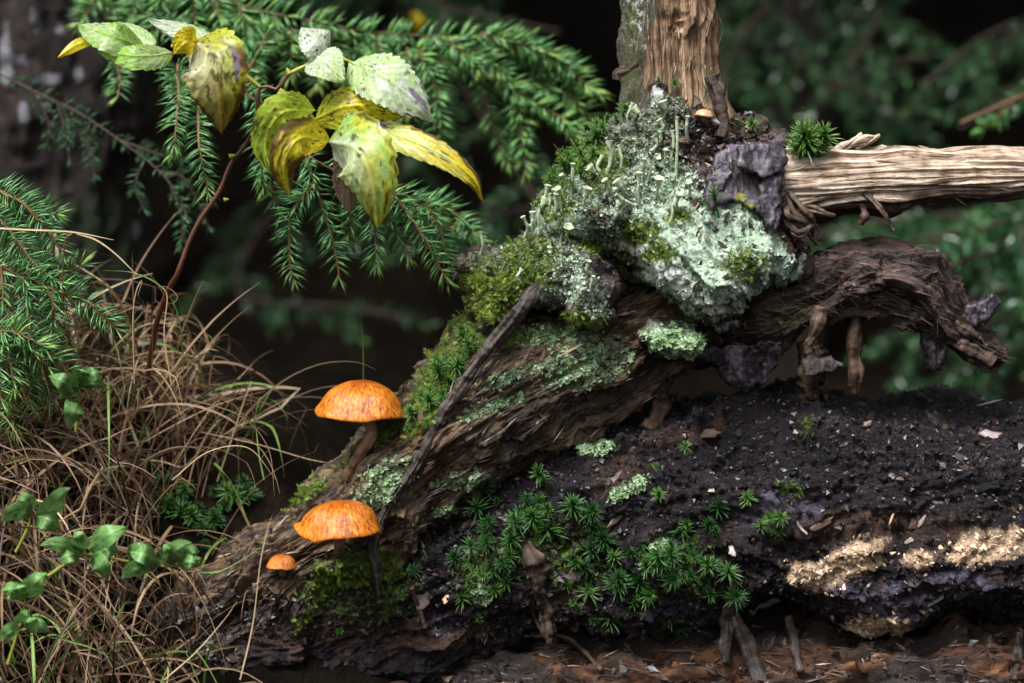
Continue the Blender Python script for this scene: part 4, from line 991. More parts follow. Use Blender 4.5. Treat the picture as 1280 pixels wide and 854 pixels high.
LV = [([(184, 62, -.03), (140, 44, -.05), (96, 30, -.035)], 46, -.6, GRN * 1.5, PAL, .02, .05, None, 0), ([(217, 66, -.03), (170, 70, -.055), (121, 62, -.04)], 34, -.5, PAL, GRN * 1.6, .03, .1, None, 0), ([(193, 56, -.028), (162, 38, -.02), (130, 30, -.02)], 26, -.6, PAL, PAL * .9, .06, .1, None, 0),
      ([(122, 50, -.03), (100, 54, -.035), (72, 72, -.04)], 14, -.3, YEL, YEL, .1, .1, None, 0), ([(272, 56, -.03), (230, 38, -.02), (186, 23, -.02)], 32, -.7, PAL, WHI, .03, .12, None, 0),
      ([(240, 50, -.032), (264, 72, -.058), (274, 120, -.06), (277, 168, -.045)], 78, .05, YEL * .45 + GRN * .9, YEL * .45 + BRN * .6, .36, .3, (.5, .62, .3, .2), .0, WHI * .45 + YEL * .25 + PUR * .3), ([(248, 54, -.036), (232, 54, -.05), (217, 68, -.047)], 36, .1, YEL * .9, YEL, .05, .15, None, 0),  # drooping leaf: white-violet sheen painted across one side
      ([(412, 68, -.03), (398, 52, -.035), (376, 34, -.03)], 46, -.5, WHI, WHI * .95, .02, .12, None, .08), ([(390, 66, -.03), (408, 78, -.045), (430, 100, -.05)], 48, .4, WHI, PAL * 1.1, .03, .15, None, .04),
      ([(436, 76, -.03), (485, 98, -.05), (524, 130, -.05), (544, 152, -.045)], 66, .45, PAL * 1.15, WHI, .05, .12, (.8, .3, .2, .5), .03), ([(393, 150, -.03), (440, 132, -.045), (508, 144, -.035)], 48, .3, GRN * .7 + YEL * .5, YEL, .22, .42, (.95, .3, .2, .6), .0),
      ([(394, 138, -.028), (352, 142, -.05), (332, 178, -.045), (340, 218, -.04)], 46, .2, OLI * 1.1 + GRN * .6, OLI * .6 + GRN * 1.1, .24, .28, None, 0), ([(413, 176, -.03), (374, 174, -.06), (355, 206, -.062), (362, 246, -.05)], 46, .1, YEL * 1.1, YEL * .7 + GRN * .3, .64, .36, None, 0),
      ([(408, 177, -.03), (446, 186, -.068), (466, 230, -.072), (472, 286, -.06)], 78, -.1, GRN * 1.3 + PAL * .4, YEL * .55 + GRN * .8, .24, .28, None, 0, WHI), ([(450, 152, -.03), (490, 166, -.05), (550, 192, -.06), (590, 222, -.06), (604, 252, -.055)], 36, .4, YEL * .4 + PAL * .7, YEL, .34, .22, (.12, .2, .26, 1.2), .02),
      ([(447, 152, -.028), (446, 190, -.02), (436, 230, -.02), (438, 266, -.02)], 50, .1, BRN + .1, BRN * 1.5 + .08, .2, .4, None, .0), ([(462, 160, -.028), (478, 180, -.02), (486, 212, -.02)], 36, -.2, YEL * .5, BRN + .1, .5, .5, None, 0)]
for k, row in enumerate(LV):
    pth, W_, roll, c0, c1, ed, sp, pu, bi = row[:9]
    me = leaf_mesh('leaf', px3(pth, -.03), W_ * U, roll, 300 + k, M_leaf, c0, c1, ed, sp, pu, bite=bi, across=row[9] if len(row) > 9 else None)
    obj('leaf', me, br)
yl = obj('fallen_leaf', leaf_mesh('fallen_leaf', [P(512, 34, .75), P(523, 26, .72), P(536, 26, .73)], .02, .3, 350, M_leaf, YEL, YEL * .9, .1, .1, None), label='small yellow leaf caught in the dark boughs behind the bramble', cat='leaf')

# low leafy herbs in the grass
def herb(label, stem, tips, y, seed, size=24, dark=1.0):
    t = thing('leafy_herb', P(stem[0][0], stem[0][1], y), label, 'plant', 'green herbs in the grass bank')
    stalk('stem', stem, y, 2.0, 1.3, M_pet, t, tint=.2)
    for k, (bx, by, tx, ty) in enumerate(tips):
        r = np.random.default_rng(seed + k); mx, my = (bx + tx) / 2, (by + ty) / 2 - 5
        yy = y - .01 * r.random()
        me = leaf_mesh('leaf', [P(bx, by, y), P(mx, my, yy - .012), P(tx, ty, yy - .006)], (size + r.uniform(-3, 5)) * U, r.uniform(-.6, .6), seed + k, M_herb, np.array((.1, .24, .06)) * dark, np.array((.19, .38, .11)) * dark, 0, .08, None, pleat=.02, serr=.03, cup=.04, fold=.1, wob=.07, nu=22, nv=13, blunt=.85)
        obj('leaf', me, t)
herb('glossy green herb with rounded leaves trailing toward the smallest mushroom', [(60, 720), (105, 694), (160, 702), (205, 708), (250, 704)], [(105, 692, 50, 682), (103, 690, 92, 664), (110, 688, 160, 658), (112, 695, 135, 726), (100, 694, 72, 702), (118, 692, 150, 690), (200, 706, 162, 690), (195, 708, 152, 724), (205, 706, 240, 678), (222, 706, 252, 708), (215, 704, 212, 678), (232, 704, 250, 690), (160, 702, 190, 684)], -.10, 600)
herb('dull green herb with one upright leaf between dry stems', [(20, 690), (35, 660), (40, 640)], [(40, 642, 2, 652), (42, 645, 76, 662), (55, 650, 88, 610), (40, 640, 20, 625)], -.09, 640, 26, .8)
herb('pale green herb sprouting at the foot of the grass bank', [(10, 830), (28, 770), (32, 745)], [(32, 748, 60, 716), (30, 750, 2, 738), (30, 785, 62, 790), (26, 788, 0, 802), (30, 782, 38, 770), (26, 752, 22, 730)], -.11, 660, 22, 1.25)
herb('dark small herb half hidden under the spruce sapling', [(95, 540), (98, 500), (100, 478)], [(100, 480, 74, 500), (100, 480, 130, 466), (100, 484, 132, 486), (98, 500, 88, 536), (99, 495, 60, 470), (100, 480, 105, 460)], -.05, 680, 22, .7)

# ------------------------------------------------------------------ dry grass
M_grass = tint_mat('dry_grass', [(0, (.022, .012, .008)), (.3, (.08, .04, .024)), (.55, (.22, .125, .065)), (.8, (.46, .32, .18)), (.9, (.6, .48, .3)), (.92, (.1, .2, .03)), (1, (.2, .34, .07))], rough=.5, var=.16, scale=90, trans=.15)
def grow(n, root, d0, length, bend, r, K=16, wander=.035, hug=True, gdir=np.array([0, 0, -1.0])):
    p = root.copy(); d = nrm(d0); pts = [p.copy()]; st = (length / (K - 1))[:, None]
    wz = r.normal(0, wander * .6, (n, 3)); kink = r.integers(3, K + 3, n); kink2 = r.integers(6, K + 6, n)
    for k in range(K - 1):
        kk = ((kink == k) | (kink2 == k))[:, None]
        d = nrm(d + gdir[None] * (bend[:, None]) * (.2 + k / K) + wz * .5 + r.normal(0, wander * .4, (n, 3)) + kk * r.normal(0, .8, (n, 3)))
        q = p + d * st
        if hug:
            gz_ = ground_z(q[:, 0], q[:, 1]) + .004 + .012 * r.random(n)
            low = q[:, 2] < gz_; q[low, 2] = gz_[low]
            d = nrm(q - p)
        p = q; pts.append(p.copy())
    P_ = np.stack(pts, 1)
    return P_
def clear_pockets(pts, tn):
    X, Y = pix(pts.reshape(-1, 3)); m = blobs(X, Y, [(245, 638, 48, 30), (350, 400, 85, 65), (250, 330, 60, 40), (325, 770, 55, 75), (390, 640, 60, 30), (440, 560, 30, 30)]).reshape(pts.shape[:2]) > .5
    keep = (m.mean(1) < .12) | (r.random(len(pts)) < .05)
    return pts[keep], tn[keep]
def ribbons(pts, wd, tint, r):
    n, K = pts.shape[:2]
    T = nrm(np.gradient(pts, axis=1)); ref = nrm(r.normal(0, 1, (n, 1, 3)))
    S = nrm(np.cross(T, ref)); N = np.cross(T, S)
    prof = np.interp(np.linspace(0, 1, K), [0, .1, .7, 1], [.8, 1, .8, .15])[None, :, None] * wd[:, None, None]
    V = np.stack([pts - S * prof, pts + N * prof * .55, pts + S * prof], 2).reshape(-1, 3)
    f = grid_faces(K, 3); F = (f[None] + (np.arange(n) * K * 3)[:, None, None]).reshape(-1, 4)
    return V, F, np.repeat(tint, K * 3)
r = np.random.default_rng(77); acc = Acc()
def pop(n, xr, yr, dfun, ln, bd, wd, tn, lift=0., green=False, top=.22, **kw):
    x = r.uniform(*xr, n); y = r.uniform(*yr, n); z = ground_z(x, y) + lift * r.random(n)
    root = np.stack([x, y, z], 1); d = nrm(dfun(n)); d[:, 2] = np.minimum(d[:, 2], top)
    pts = grow(n, root, d, r.uniform(*ln, n), r.uniform(*bd, n), r, **kw)
    tt_ = r.normal(tn[0], tn[1], n).clip(0, 1 if green else .86); tt_ = np.where(r.random(n) < .03, .96, tt_)
    pts, tt_ = clear_pockets(pts, tt_)
    V, F, tt = ribbons(pts, r.uniform(*wd, len(pts)), tt_, r); acc.add(V, F4=F, tint=tt)
N3 = lambda a, s: (lambda n: np.array(a)[None] + r.normal(0, s, (n, 3)))
pop(560, (-.46, -.17), (-.03, .12), N3((.1, -.4, .15), .7), (.05, .16), (.05, .4), (.0003, .0011), (.46, .24))
pop(620, (-.46, -.18), (-.13, .02), N3((.05, -.1, -.25), .7), (.05, .14), (.05, .4), (.0003, .0011), (.38, .24), lift=.02)
pop(420, (-.42, -.19), (-.05, .10), N3((.8, -.15, .1), .5), (.05, .14), (.05, .3), (.0003, .0010), (.52, .24))
pop(70, (-.27, -.17), (.02, .09), N3((.9, .0, .15), .3), (.07, .13), (.06, .2), (.0003, .0007), (.62, .18))
pop(60, (-.33, -.18), (-.02, .1), N3((.1, -.1, .7), .5), (.03, .08), (.1, .5), (.0003, .0009), (.55, .2), top=1)
pop(150, (-.40, -.2), (-.1, .04), N3((.2, -.5, -.1), .7), (.07, .16), (.05, .3), (.0004, .0011), (.78, .08))
pop(260, (-.46, -.2), (-.1, .06), N3((-.5, -.3, .1), .6), (.05, .14), (.05, .4), (.0003, .0010), (.3, .2), lift=.01)
pop(110, (-.44, -.15), (-.1, .1), N3((.2, -.4, .4), .6), (.03, .1), (.1, .4), (.0004, .0013), (.955, .03), green=True)
obj('dry_grass', acc.mesh('dry_grass', [M_grass]), kind='stuff', label='tangled mat of dry brown grass over the bank', cat='grass')
def blade(label, pts, y, wd, tint, seed):
    rr = np.random.default_rng(seed); c, s = spline(np.asarray(px3(pts, y)), 44)
    V, F, tt = ribbons(c[None], np.array([wd * U]), np.array([tint]), rr)
    obj('grass_blade', mesh_from('grass_blade', V, [F], [M_grass], {'tint': tt}), label=label, cat='grass blade', group='single grass blades')
BL = [('long pale dry blade arching flat above the spruce sapling', [(-20, 284), (30, 287), (90, 290), (142, 300)], -.05, 2, .82),
      ('thin green blade standing upright behind the largest mushroom', [(456, 560, .06), (454, 500, .06), (454, 440, .06), (451, 394, .06)], .06, 1.6, .97),
      ('pale straw bent from the bank down past the smallest mushroom', [(300, 850), (316, 780), (326, 700), (338, 650), (345, 640)], -.1, 2.2, .84),
      ('pale straw crossing in front of the root foot', [(205, 850), (245, 815), (280, 775), (296, 752)], -.1, 1.7, .86),
      ('brown straw slanting up the root foot toward the middle mushroom', [(225, 715), (290, 695), (340, 655), (366, 625)], -.07, 2.2, .5),
      ('green blade curling through dry stems below the bramble cane', [(230, 470), (224, 400), (205, 362), (170, 342), (128, 338)], -.02, 1.5, .95),
      ('pale dead blade looped over at its top beside the bramble cane', [(168, 480), (166, 400), (170, 365), (178, 350), (172, 370)], -.03, 2.6, .72),
      ('thin straw ring curled against the bramble cane', [(214, 480), (205, 420), (209, 372), (203, 358), (214, 362), (222, 372), (214, 380), (204, 374)], -.04, 1.3, .78),
      ('brown bent blade hooked left of the bramble foot', [(190, 470), (190, 410), (180, 380), (173, 372)], -.02, 2.0, .6),
      ('green tipped dead blade hanging from the arched straw', [(90, 292), (82, 300), (79, 330), (78, 388)], -.05, 2.0, .55),
      ('pale green blade drooping from the arched straw to the bramble', [(96, 292), (120, 300), (145, 318), (172, 345)], -.05, 1.6, .88),
      ('straight dead stem rising beside the bramble foot', [(167, 480), (167, 420), (166, 360), (165, 315)], -.01, 1.8, .55),
      ('green blade standing in the dry grass toward the largest mushroom', [(330, 600), (324, 570), (320, 535)], -.02, 2.2, .96),
      ('thin dark green blade behind the largest mushroom cap edge', [(392, 600), (384, 560), (372, 520), (366, 502)], .05, 1.6, .93),
      ('yellow straw leaning out to the big mushroom foot', [(250, 540), (320, 555), (390, 575), (440, 582)], .04, 1.5, .8),
      ('thin green runner stem reaching toward the smallest mushroom', [(245, 715), (275, 714), (310, 695), (330, 680)], -.1, 1.4, .96),
      ('dry blade crossing the dark air right of the bramble', [(222, 430), (232, 400), (245, 370), (253, 352)], -.02, 1.6, .7),
      ('drooping straw above the smallest mushroom', [(240, 500), (300, 520), (335, 560), (343, 620)], -.02, 1.5, .75),
      ('arched thin straw over the moss pocket', [(215, 600), (260, 565), (310, 560), (345, 600)], -.05, 1.3, .78)]
for k, b in enumerate(BL): blade(b[0], b[1], b[2], b[3] * .62, b[4], 900 + k)

# ------------------------------------------------------------------ mushrooms
def cap_mat():
    m, n, b = new_mat('orange_cap')
    a = nd(n, 'ShaderNodeAttribute', attribute_name='capuv')       # (cos*k, sin*k, radius 0..1)
    mp = nd(n, 'ShaderNodeMapping'); mp.inputs['Scale'].default_value = (12, 12, 5); n.links.new(a.outputs['Vector'], mp.inputs['Vector'])
    f1 = noise_n(n, mp.outputs[0], 1.6, 6, .7, .3)
    tc = nd(n, 'ShaderNodeTexCoord'); f2 = noise_n(n, tc.outputs['Object'], 110, 4, .6)
    sp = nd(n, 'ShaderNodeSeparateXYZ'); n.links.new(a.outputs['Vector'], sp.inputs[0])
    f3 = noise_n(n, tc.outputs['Object'], 650, 5, .75)
    f = math_n(n, 'ADD', math_n(n, 'MULTIPLY', f1, .6), math_n(n, 'ADD', math_n(n, 'MULTIPLY', f2, .2), math_n(n, 'MULTIPLY', f3, .2)))
    r1 = ramp(n, [(.39, (.11, .022, .003)), (.455, (.4, .09, .006)), (.51, (.68, .2, .01)), (.61, (.84, .4, .05))]); n.links.new(f, r1.inputs[0])
    r2 = ramp(n, [(.0, (.6, .42, .34)), (.35, (.82, .74, .66)), (.62, (1, 1, 1)), (.9, (1, 1, 1)), (1, (1.0, 1.0, 1.0))]); n.links.new(sp.outputs[2], r2.inputs[0])
    n.links.new(mixc(n, 1.0, r1.outputs[0], r2.outputs[0], 'MULTIPLY'), b.inputs['Base Color'])
    rg = nd(n, 'ShaderNodeMapRange'); rg.inputs[1].default_value = .36; rg.inputs[2].default_value = .6; rg.inputs[3].default_value = .42; rg.inputs[4].default_value = .14
    n.links.new(f, rg.inputs[0]); n.links.new(rg.outputs[0], b.inputs['Roughness']); b.inputs['Specular IOR Level'].default_value = .6
    b.inputs['Subsurface Weight'].default_value = .12; b.inputs['Subsurface Radius'].default_value = (.004, .0015, .0005)
    bp = nd(n, 'ShaderNodeBump'); bp.inputs['Strength'].default_value = .8; bp.inputs['Distance'].default_value = .0012
    n.links.new(f, bp.inputs['Height']); n.links.new(bp.outputs[0], b.inputs['Normal'])
    return m
M_cap = cap_mat()
M_tan = tint_mat('tan_cap', [(0, (.4, .22, .1)), (1, (.66, .46, .28))], rough=.5)
M_gill = tint_mat('mushroom_gill', [(0, (.22, .1, .02)), (.5, (.5, .27, .06)), (1, (.7, .45, .14))], rough=.7)
M_stem = tint_mat('mushroom_stem', [(0, (.05, .022, .012)), (.5, (.14, .07, .04)), (1, (.4, .27, .16))], rough=.6, var=.5, scale=350, bump=.4)
def mushroom(label, cx, cy, w_px, h_px, y, stem_pts, stem_r, seed, tilt=0., lip=0.0, wave=.05, mcap=None):
    r = np.random.default_rng(seed)
    R, H = w_px * U / 2, h_px * U
    C = P(cx, cy + h_px * .95, y)                          # middle of the rim plane
    root = thing('mushroom', P(*stem_pts[0]), label, 'mushroom', 'mushrooms on the stump')
    nu, nv = 40, 96
    t = np.linspace(0, 1, nu); th = np.linspace(0, 2 * math.pi, nv, endpoint=False)
    rr = np.sin(t * math.pi / 2) ** .95 + .05 * sstep(.8, 1, t); zz = np.cos(t * math.pi / 2) ** .95
    tt, aa = np.meshgrid(t, th, indexing='ij')
    wv = wave * (np.sin(aa * 3 + seed) + .6 * np.sin(aa * 5 + seed * 2) + .4 * np.sin(aa * 9 + seed)) * tt ** 3
    dent = fbm(np.stack([np.cos(aa).ravel() * tt.ravel() * 2, np.sin(aa).ravel() * tt.ravel() * 2, aa.ravel() * 0 + seed], 1), 3, seed).reshape(tt.shape) * .09
    rad = R * rr[:, None] * (1 + wv * .5)
    z = H * (zz[:, None] + dent * (1 - .3 * tt) + wv * .9)
    lp = lip * np.exp(-((aa - math.pi) / .35) ** 2) * sstep(.75, 1, tt)       # curled lip
    rad = rad * (1 + .12 * lp); z = z + H * .3 * lp
    Vt = np.stack([np.cos(aa) * rad, np.sin(aa) * rad, z], -1)
    # underside rim rolled in
    t2 = np.linspace(0, 1, 12)[1:]
    tt2, aa2 = np.meshgrid(t2, th, indexing='ij')
    edge = Vt[-1]; k = (1 - tt2 * .9)
    Vb = np.stack([edge[None, :, 0] * k, edge[None, :, 1] * k, edge[None, :, 2] * (1 - sstep(0, .4, tt2)) - .0012 * np.sin(tt2 * math.pi) + H * .25 * sstep(.1, 1, tt2)], -1)
    rot = Matrix.Rotation(tilt, 3, 'Y') @ Matrix.Rotation(math.radians(-3), 3, 'X'); rot = np.array(rot)
    n = nu + len(t2)
    V = np.vstack([Vt.reshape(-1, 3), Vb[:4].reshape(-1, 3)]) @ rot.T + C
    uv = np.vstack([np.stack([np.cos(aa), np.sin(aa), tt], -1).reshape(-1, 3), np.stack([np.cos(aa2[:4]), np.sin(aa2[:4]), 1 + 0 * aa2[:4]], -1).reshape(-1, 3)])
    obj('cap', mesh_from('cap', V, [grid_faces(nu + 4, nv, True)[:, ::-1]], [mcap or M_cap], {'capuv': uv, 'tint': uv[:, 2] * .6}), root)
    # gills: thin radial blades
    acc = Acc()
    for g in range(64):
        a = 2 * math.pi * g / 64; e = edge[int(g / 64 * nv) % nv]; er = np.hypot(e[0], e[1])
        rs = np.linspace(.14, .93, 6) if g % 2 else np.linspace(.45, .93, 6)
        top = np.stack([np.cos(a) * er * rs, np.sin(a) * er * rs, H * (.36 - .3 * rs)], 1)
        bot = top.copy(); bot[:, 2] = e[2] * rs ** 3 + H * .06 * np.sin(math.pi * (1 - rs)) - .0005
        sv = np.array([-math.sin(a), math.cos(a), 0]) * .00018
        Vg = np.vstack([top - sv, bot - sv, bot + sv, top + sv]) @ rot.T + C
        f = grid_faces(4, 6); acc.add(Vg, F4=f, tint=.4 + .1 * r.random())
    obj('gills', acc.mesh('gills', [M_gill]), root)
    pts = [P(*p) for p in stem_pts] + [C + np.array([0, 0, H * .35])]
    c, s = spline(np.array(pts), 40); rs = np.interp(np.linspace(0, 1, 40), [0, .15, .6, 1], [1.25, 1.05, .95, 1.1]) * stem_r * U
    Vs, Fs = tube(c, rs, 20); Vs = Vs + nrm(Vs - np.repeat(c, 20, 0)) * (vnoise(Vs * 300, seed) * .0005 + .0004 * np.tile(np.sin(np.arange(20) * 2.2), 40))[:, None]
    obj('stem', mesh_from('stem', Vs, [Fs], [M_stem], {'tint': np.clip(.6 + .35 * np.repeat(np.linspace(0, 1, 40), 20) + fbm(Vs * 200, 2, seed) * .3, 0, 1)}), root)
    return root
mushroom('largest orange mushroom with wide wet cap and bare brown stem against the dark', 451, 480, 104, 43, -.028, [(436, 596, -.012), (448, 572, -.022), (461, 552, -.028), (465, 538, -.028)], 7, 3, .03, .3, .028)
h, _ = hit(425, 690)
mushroom('middle sized orange mushroom with a curled lip on the slope of the stump', 426, 629, 96, 39, -.062, [(424, 690, h[1] + .004), (424, 680, -.058), (425, 672, -.062)], 6, 5, -.06, .6, .05)
h, _ = hit(352, 718)
mushroom('smallest orange mushroom button at the foot of the stump', 352, 694, 36, 16, h[1] - .006, [(354, 722, h[1] + .004), (353, 716, h[1] - .003), (352, 712, h[1] - .006)], 3.6, 8, .02, 0., .02)
h, _ = hit(881, 150)
mushroom('tiny pale tan mushroom tucked in debris below the snag', 880, 137, 22, 9, h[1] - .006, [(882, 156, h[1] + .004), (881, 150, h[1] - .004), (880, 146, h[1] - .006)], 4.0, 9, .15, 0., .02, M_tan)

# ------------------------------------------------------------------ star-shaped haircap moss
M_moss = tint_mat('haircap_moss', [(0, (.008, .03, .008)), (.4, (.025, .095, .02)), (.7, (.08, .2, .035)), (1, (.26, .38, .07))], rough=.38, trans=.15, var=.2)
def rosette(seed, tint, n=46, spread=1.0):
    r = np.random.default_rng(seed); acc = Acc()
    for k in range(n):
        lv = k / n; a = k * 2.399 + r.normal(0, .2)
        el = math.radians(8 + 62 * lv ** 1.3) + r.normal(0, .1)
        L = (1.0 - .35 * lv) * r.uniform(.8, 1.1); z0 = -.55 + .55 * lv
        d = np.array([math.cos(a) * math.cos(el) * spread, math.sin(a) * math.cos(el) * spread, math.sin(el)]); sd = np.array([-math.sin(a), math.cos(a), 0])
        tt = np.array([0, .35, .7, 1.0]); c = np.array([0, 0, z0])[None] + d[None] * (tt * L)[:, None] + np.array([0, 0, -.22])[None] * (tt ** 2)[:, None] * (1 - .6 * lv)
        w_ = np.array([.045, .046, .034, .005]); up = nrm(np.cross(d, sd)[None]) * .03
        V = np.stack([c - sd * w_[:, None], c - up, c + sd * w_[:, None]], 1).reshape(-1, 3)
        acc.add(V, F4=grid_faces(4, 3), tint=np.clip(tint + .25 * np.repeat(tt, 3) * r.uniform(.5, 1.2) + r.normal(0, .06) + .12 * lv, 0, 1))
    c = np.array([[0, 0, -1.7], [0, .03, -.9], [0, 0, -.2], [0, 0, .15]]); V, F = tube(c + 1e-4, np.array([.07, .06, .06, .03]), 5)
    acc.add(V, F4=F, tint=.2)
    return acc.mesh('moss_rosette', [M_moss])
ROS = {'d': [rosette(k, (.15, .22, .3, .38, .46, .55)[k], (50, 40, 58, 34, 46, 30)[k], (1, .8, 1.1, 1.2, .7, 1)[k]) for k in range(6)], 'l': [rosette(20 + k, .52, 42) for k in range(4)]}
GB = None
def moss(pts, label, group, kind, size, seed, ground=False, off=0.0):
    r = np.random.default_rng(seed)
    for k, (x, y) in enumerate(pts):
        if ground:
            d = nrm(ray(x, y)); p = None                     # walk down the ray to the bank
            ts = np.linspace(.7, 1.9, 900); q = CAM[None] + d[None] * ts[:, None]
            u = np.nonzero(q[:, 2] < ground_z(q[:, 0], q[:, 1]))[0]
            if not len(u): continue
            p = q[u[0]]; nn = np.array([.1, -.6, .7])
        else:
            p, nn = hit(x, y)
            if p is None: continue
            if nn @ (p - CAM) > 0: nn = -nn
        n3 = nrm(nn * .55 + np.array([0, -.35, .75]) + r.normal(0, .3, 3))
        s = size * r.uniform(.55, 1.25)
        o = bpy.data.objects.new('haircap_moss', ROS[kind][int(r.integers(len(ROS[kind])))]); COL.objects.link(o)
        o.location = p + n3 * s * 1.2 + np.array([0, -off, 0]); o.scale = (s, s, s)
        o.rotation_mode = 'QUATERNION'
        q = Vector(n3).to_track_quat('Z', 'Y'); q.rotate(Matrix.Rotation(0, 3, 'Z')); o.rotation_quaternion = q @ Matrix.Rotation(r.uniform(0, 6.28), 3, 'Z').to_quaternion()
        tag(o, label, 'moss', group)
z7 = [(85, 395), (130, 415), (190, 405), (245, 375), (310, 440), (175, 465), (115, 545), (60, 545), (50, 580), (155, 550), (85, 590), (300, 550), (360, 490), (370, 545), (350, 640), (330, 680), (470, 530), (410, 620), (545, 550), (580, 500), (560, 600), (640, 570), (665, 490), (660, 445), (690, 600), (630, 620), (640, 650), (585, 700), (575, 725), (500, 590), (480, 640), (450, 680), (280, 620), (75, 700), (45, 660), (240, 440), (265, 500), (390, 720), (350, 590), (430, 560), (100, 490), (150, 500), (210, 500), (130, 590), (60, 620), (110, 650), (140, 620), (400, 520), (520, 560), (600, 560), (615, 540), (510, 640), (100, 460), (220, 470), (90, 520), (180, 430), (340, 450), (540, 600), (600, 600), (665, 570), (430, 640)]
z7 = [(560 + .5035 * a, 424 + .5035 * b) for a, b in z7]
rj = np.random.default_rng(5); z7 = z7 + [(a + rj.normal(0, 11), b + rj.normal(0, 9)) for a, b in z7 if rj.random() < .6]
for lo, hi, txt, sd in ((0, 656, 'dark green star-shaped moss sprig between the stump slope and the ragged bark strip', 1), (656, 760, 'dark green star-shaped moss sprig on the log close around the ragged grey bark strip', 12), (760, 830, 'dark green star-shaped moss sprig on the log around the pale lichen tuft', 13), (830, 2000, 'dark green star-shaped moss sprig on the log close above the hanging grey splinters', 14)):
    moss([q for q in z7 if lo <= q[0] < hi], txt, 'haircap moss on the log front', 'd', .0082, sd)
moss([(560 + .5035 * a, 424 + .5035 * b) for a, b in [(805, 470), (820, 490), (790, 460), (800, 445), (815, 455), (755, 410), (770, 480)]], 'bright green moss sprig in the tuft above the hanging grey splinters', 'moss tuft above the splinters', 'l', .0062, 2)
moss([(560 + .5035 * a, 424 + .5035 * b) for a, b in [(585, 275), (520, 318), (525, 400)]], 'lone small moss sprig on the bare log below the gap under the stump', 'lone moss sprigs on the log', 'l', .0058, 3)
moss([(640 + .2577 * a, 80 + .2577 * b) for a, b in [(510, 240), (470, 290), (385, 350), (400, 410), (330, 470), (270, 490), (210, 550), (380, 550), (340, 380), (290, 520), (450, 330), (250, 470), (360, 430), (430, 380), (520, 280), (490, 250), (300, 440), (230, 590), (350, 520), (300, 590), (410, 340), (270, 540), (180, 590), (540, 260), (330, 560), (390, 470), (460, 260), (240, 520)]], 'bright green moss sprig among grey-green cup lichens on the stump crest', 'moss on the stump crest', 'l', .0068, 4)
moss([(996, 192), (1004, 190), (1012, 189), (1020, 189), (1028, 190), (1034, 192), (1008, 196), (1016, 196), (1024, 196), (1000, 197)], 'moss sprig in the round tuft where the pale limb joins the stump', 'round moss tuft on the limb', 'l', .0105, 5)
moss([(912, 156), (918, 160), (940, 164)], 'small moss sprig in the dark debris below the snag', 'moss in the debris', 'l', .0055, 6)
moss([(921, 213), (894, 262)], 'moss sprig growing from the edge of the blue-black bark plate', 'moss at the bark plate', 'l', .0095, 7, off=.012)
moss([(848, 108), (825, 108)], 'tiny moss sprig against the foot of the snag', 'moss at the snag', 'l', .0045, 8)
moss([(578, 425), (584, 440), (566, 470), (575, 455), (552, 480), (548, 500), (538, 490), (540, 515), (528, 510), (520, 528), (532, 530), (560, 490), (512, 538), (588, 425), (595, 440), (550, 465), (525, 500)], 'yellow-green moss sprig on the upper slope beside the dead root', 'moss along the dead root', 'l', .0072, 9)
moss([(470, 690), (455, 712), (520, 715), (430, 730), (500, 745), (480, 770), (535, 700), (415, 762), (290 + 130, 790)], 'small dark moss sprig on the soil below the middle mushroom', 'moss below the middle mushroom', 'd', .0052, 10)
z5 = [(.5035 * a, 424 + .5035 * b) for a, b in [(430, 360), (390, 430), (440, 430), (480, 470), (530, 450), (540, 400), (530, 470), (500, 440), (560, 420), (505, 525), (480, 380), (600, 380), (640, 400), (160, 700), (185, 770), (200, 830), (220, 820), (410, 450), (460, 400), (570, 400), (620, 420), (350, 420), (500, 480), (450, 460), (420, 390), (550, 440), (590, 410), (470, 430), (370, 450), (540, 480)]]
moss(z5, 'dark green moss sprig in the pocket of the dry grass bank', 'moss in the grass bank', 'd', .0085, 11, ground=True)
stalk('moss_capsule', [(703, 204), (699, 190), (692, 180)], -.02, .8, .7, M_cane, None, label='thin red stalk with yellow tip rising from the crest moss', cat='moss')

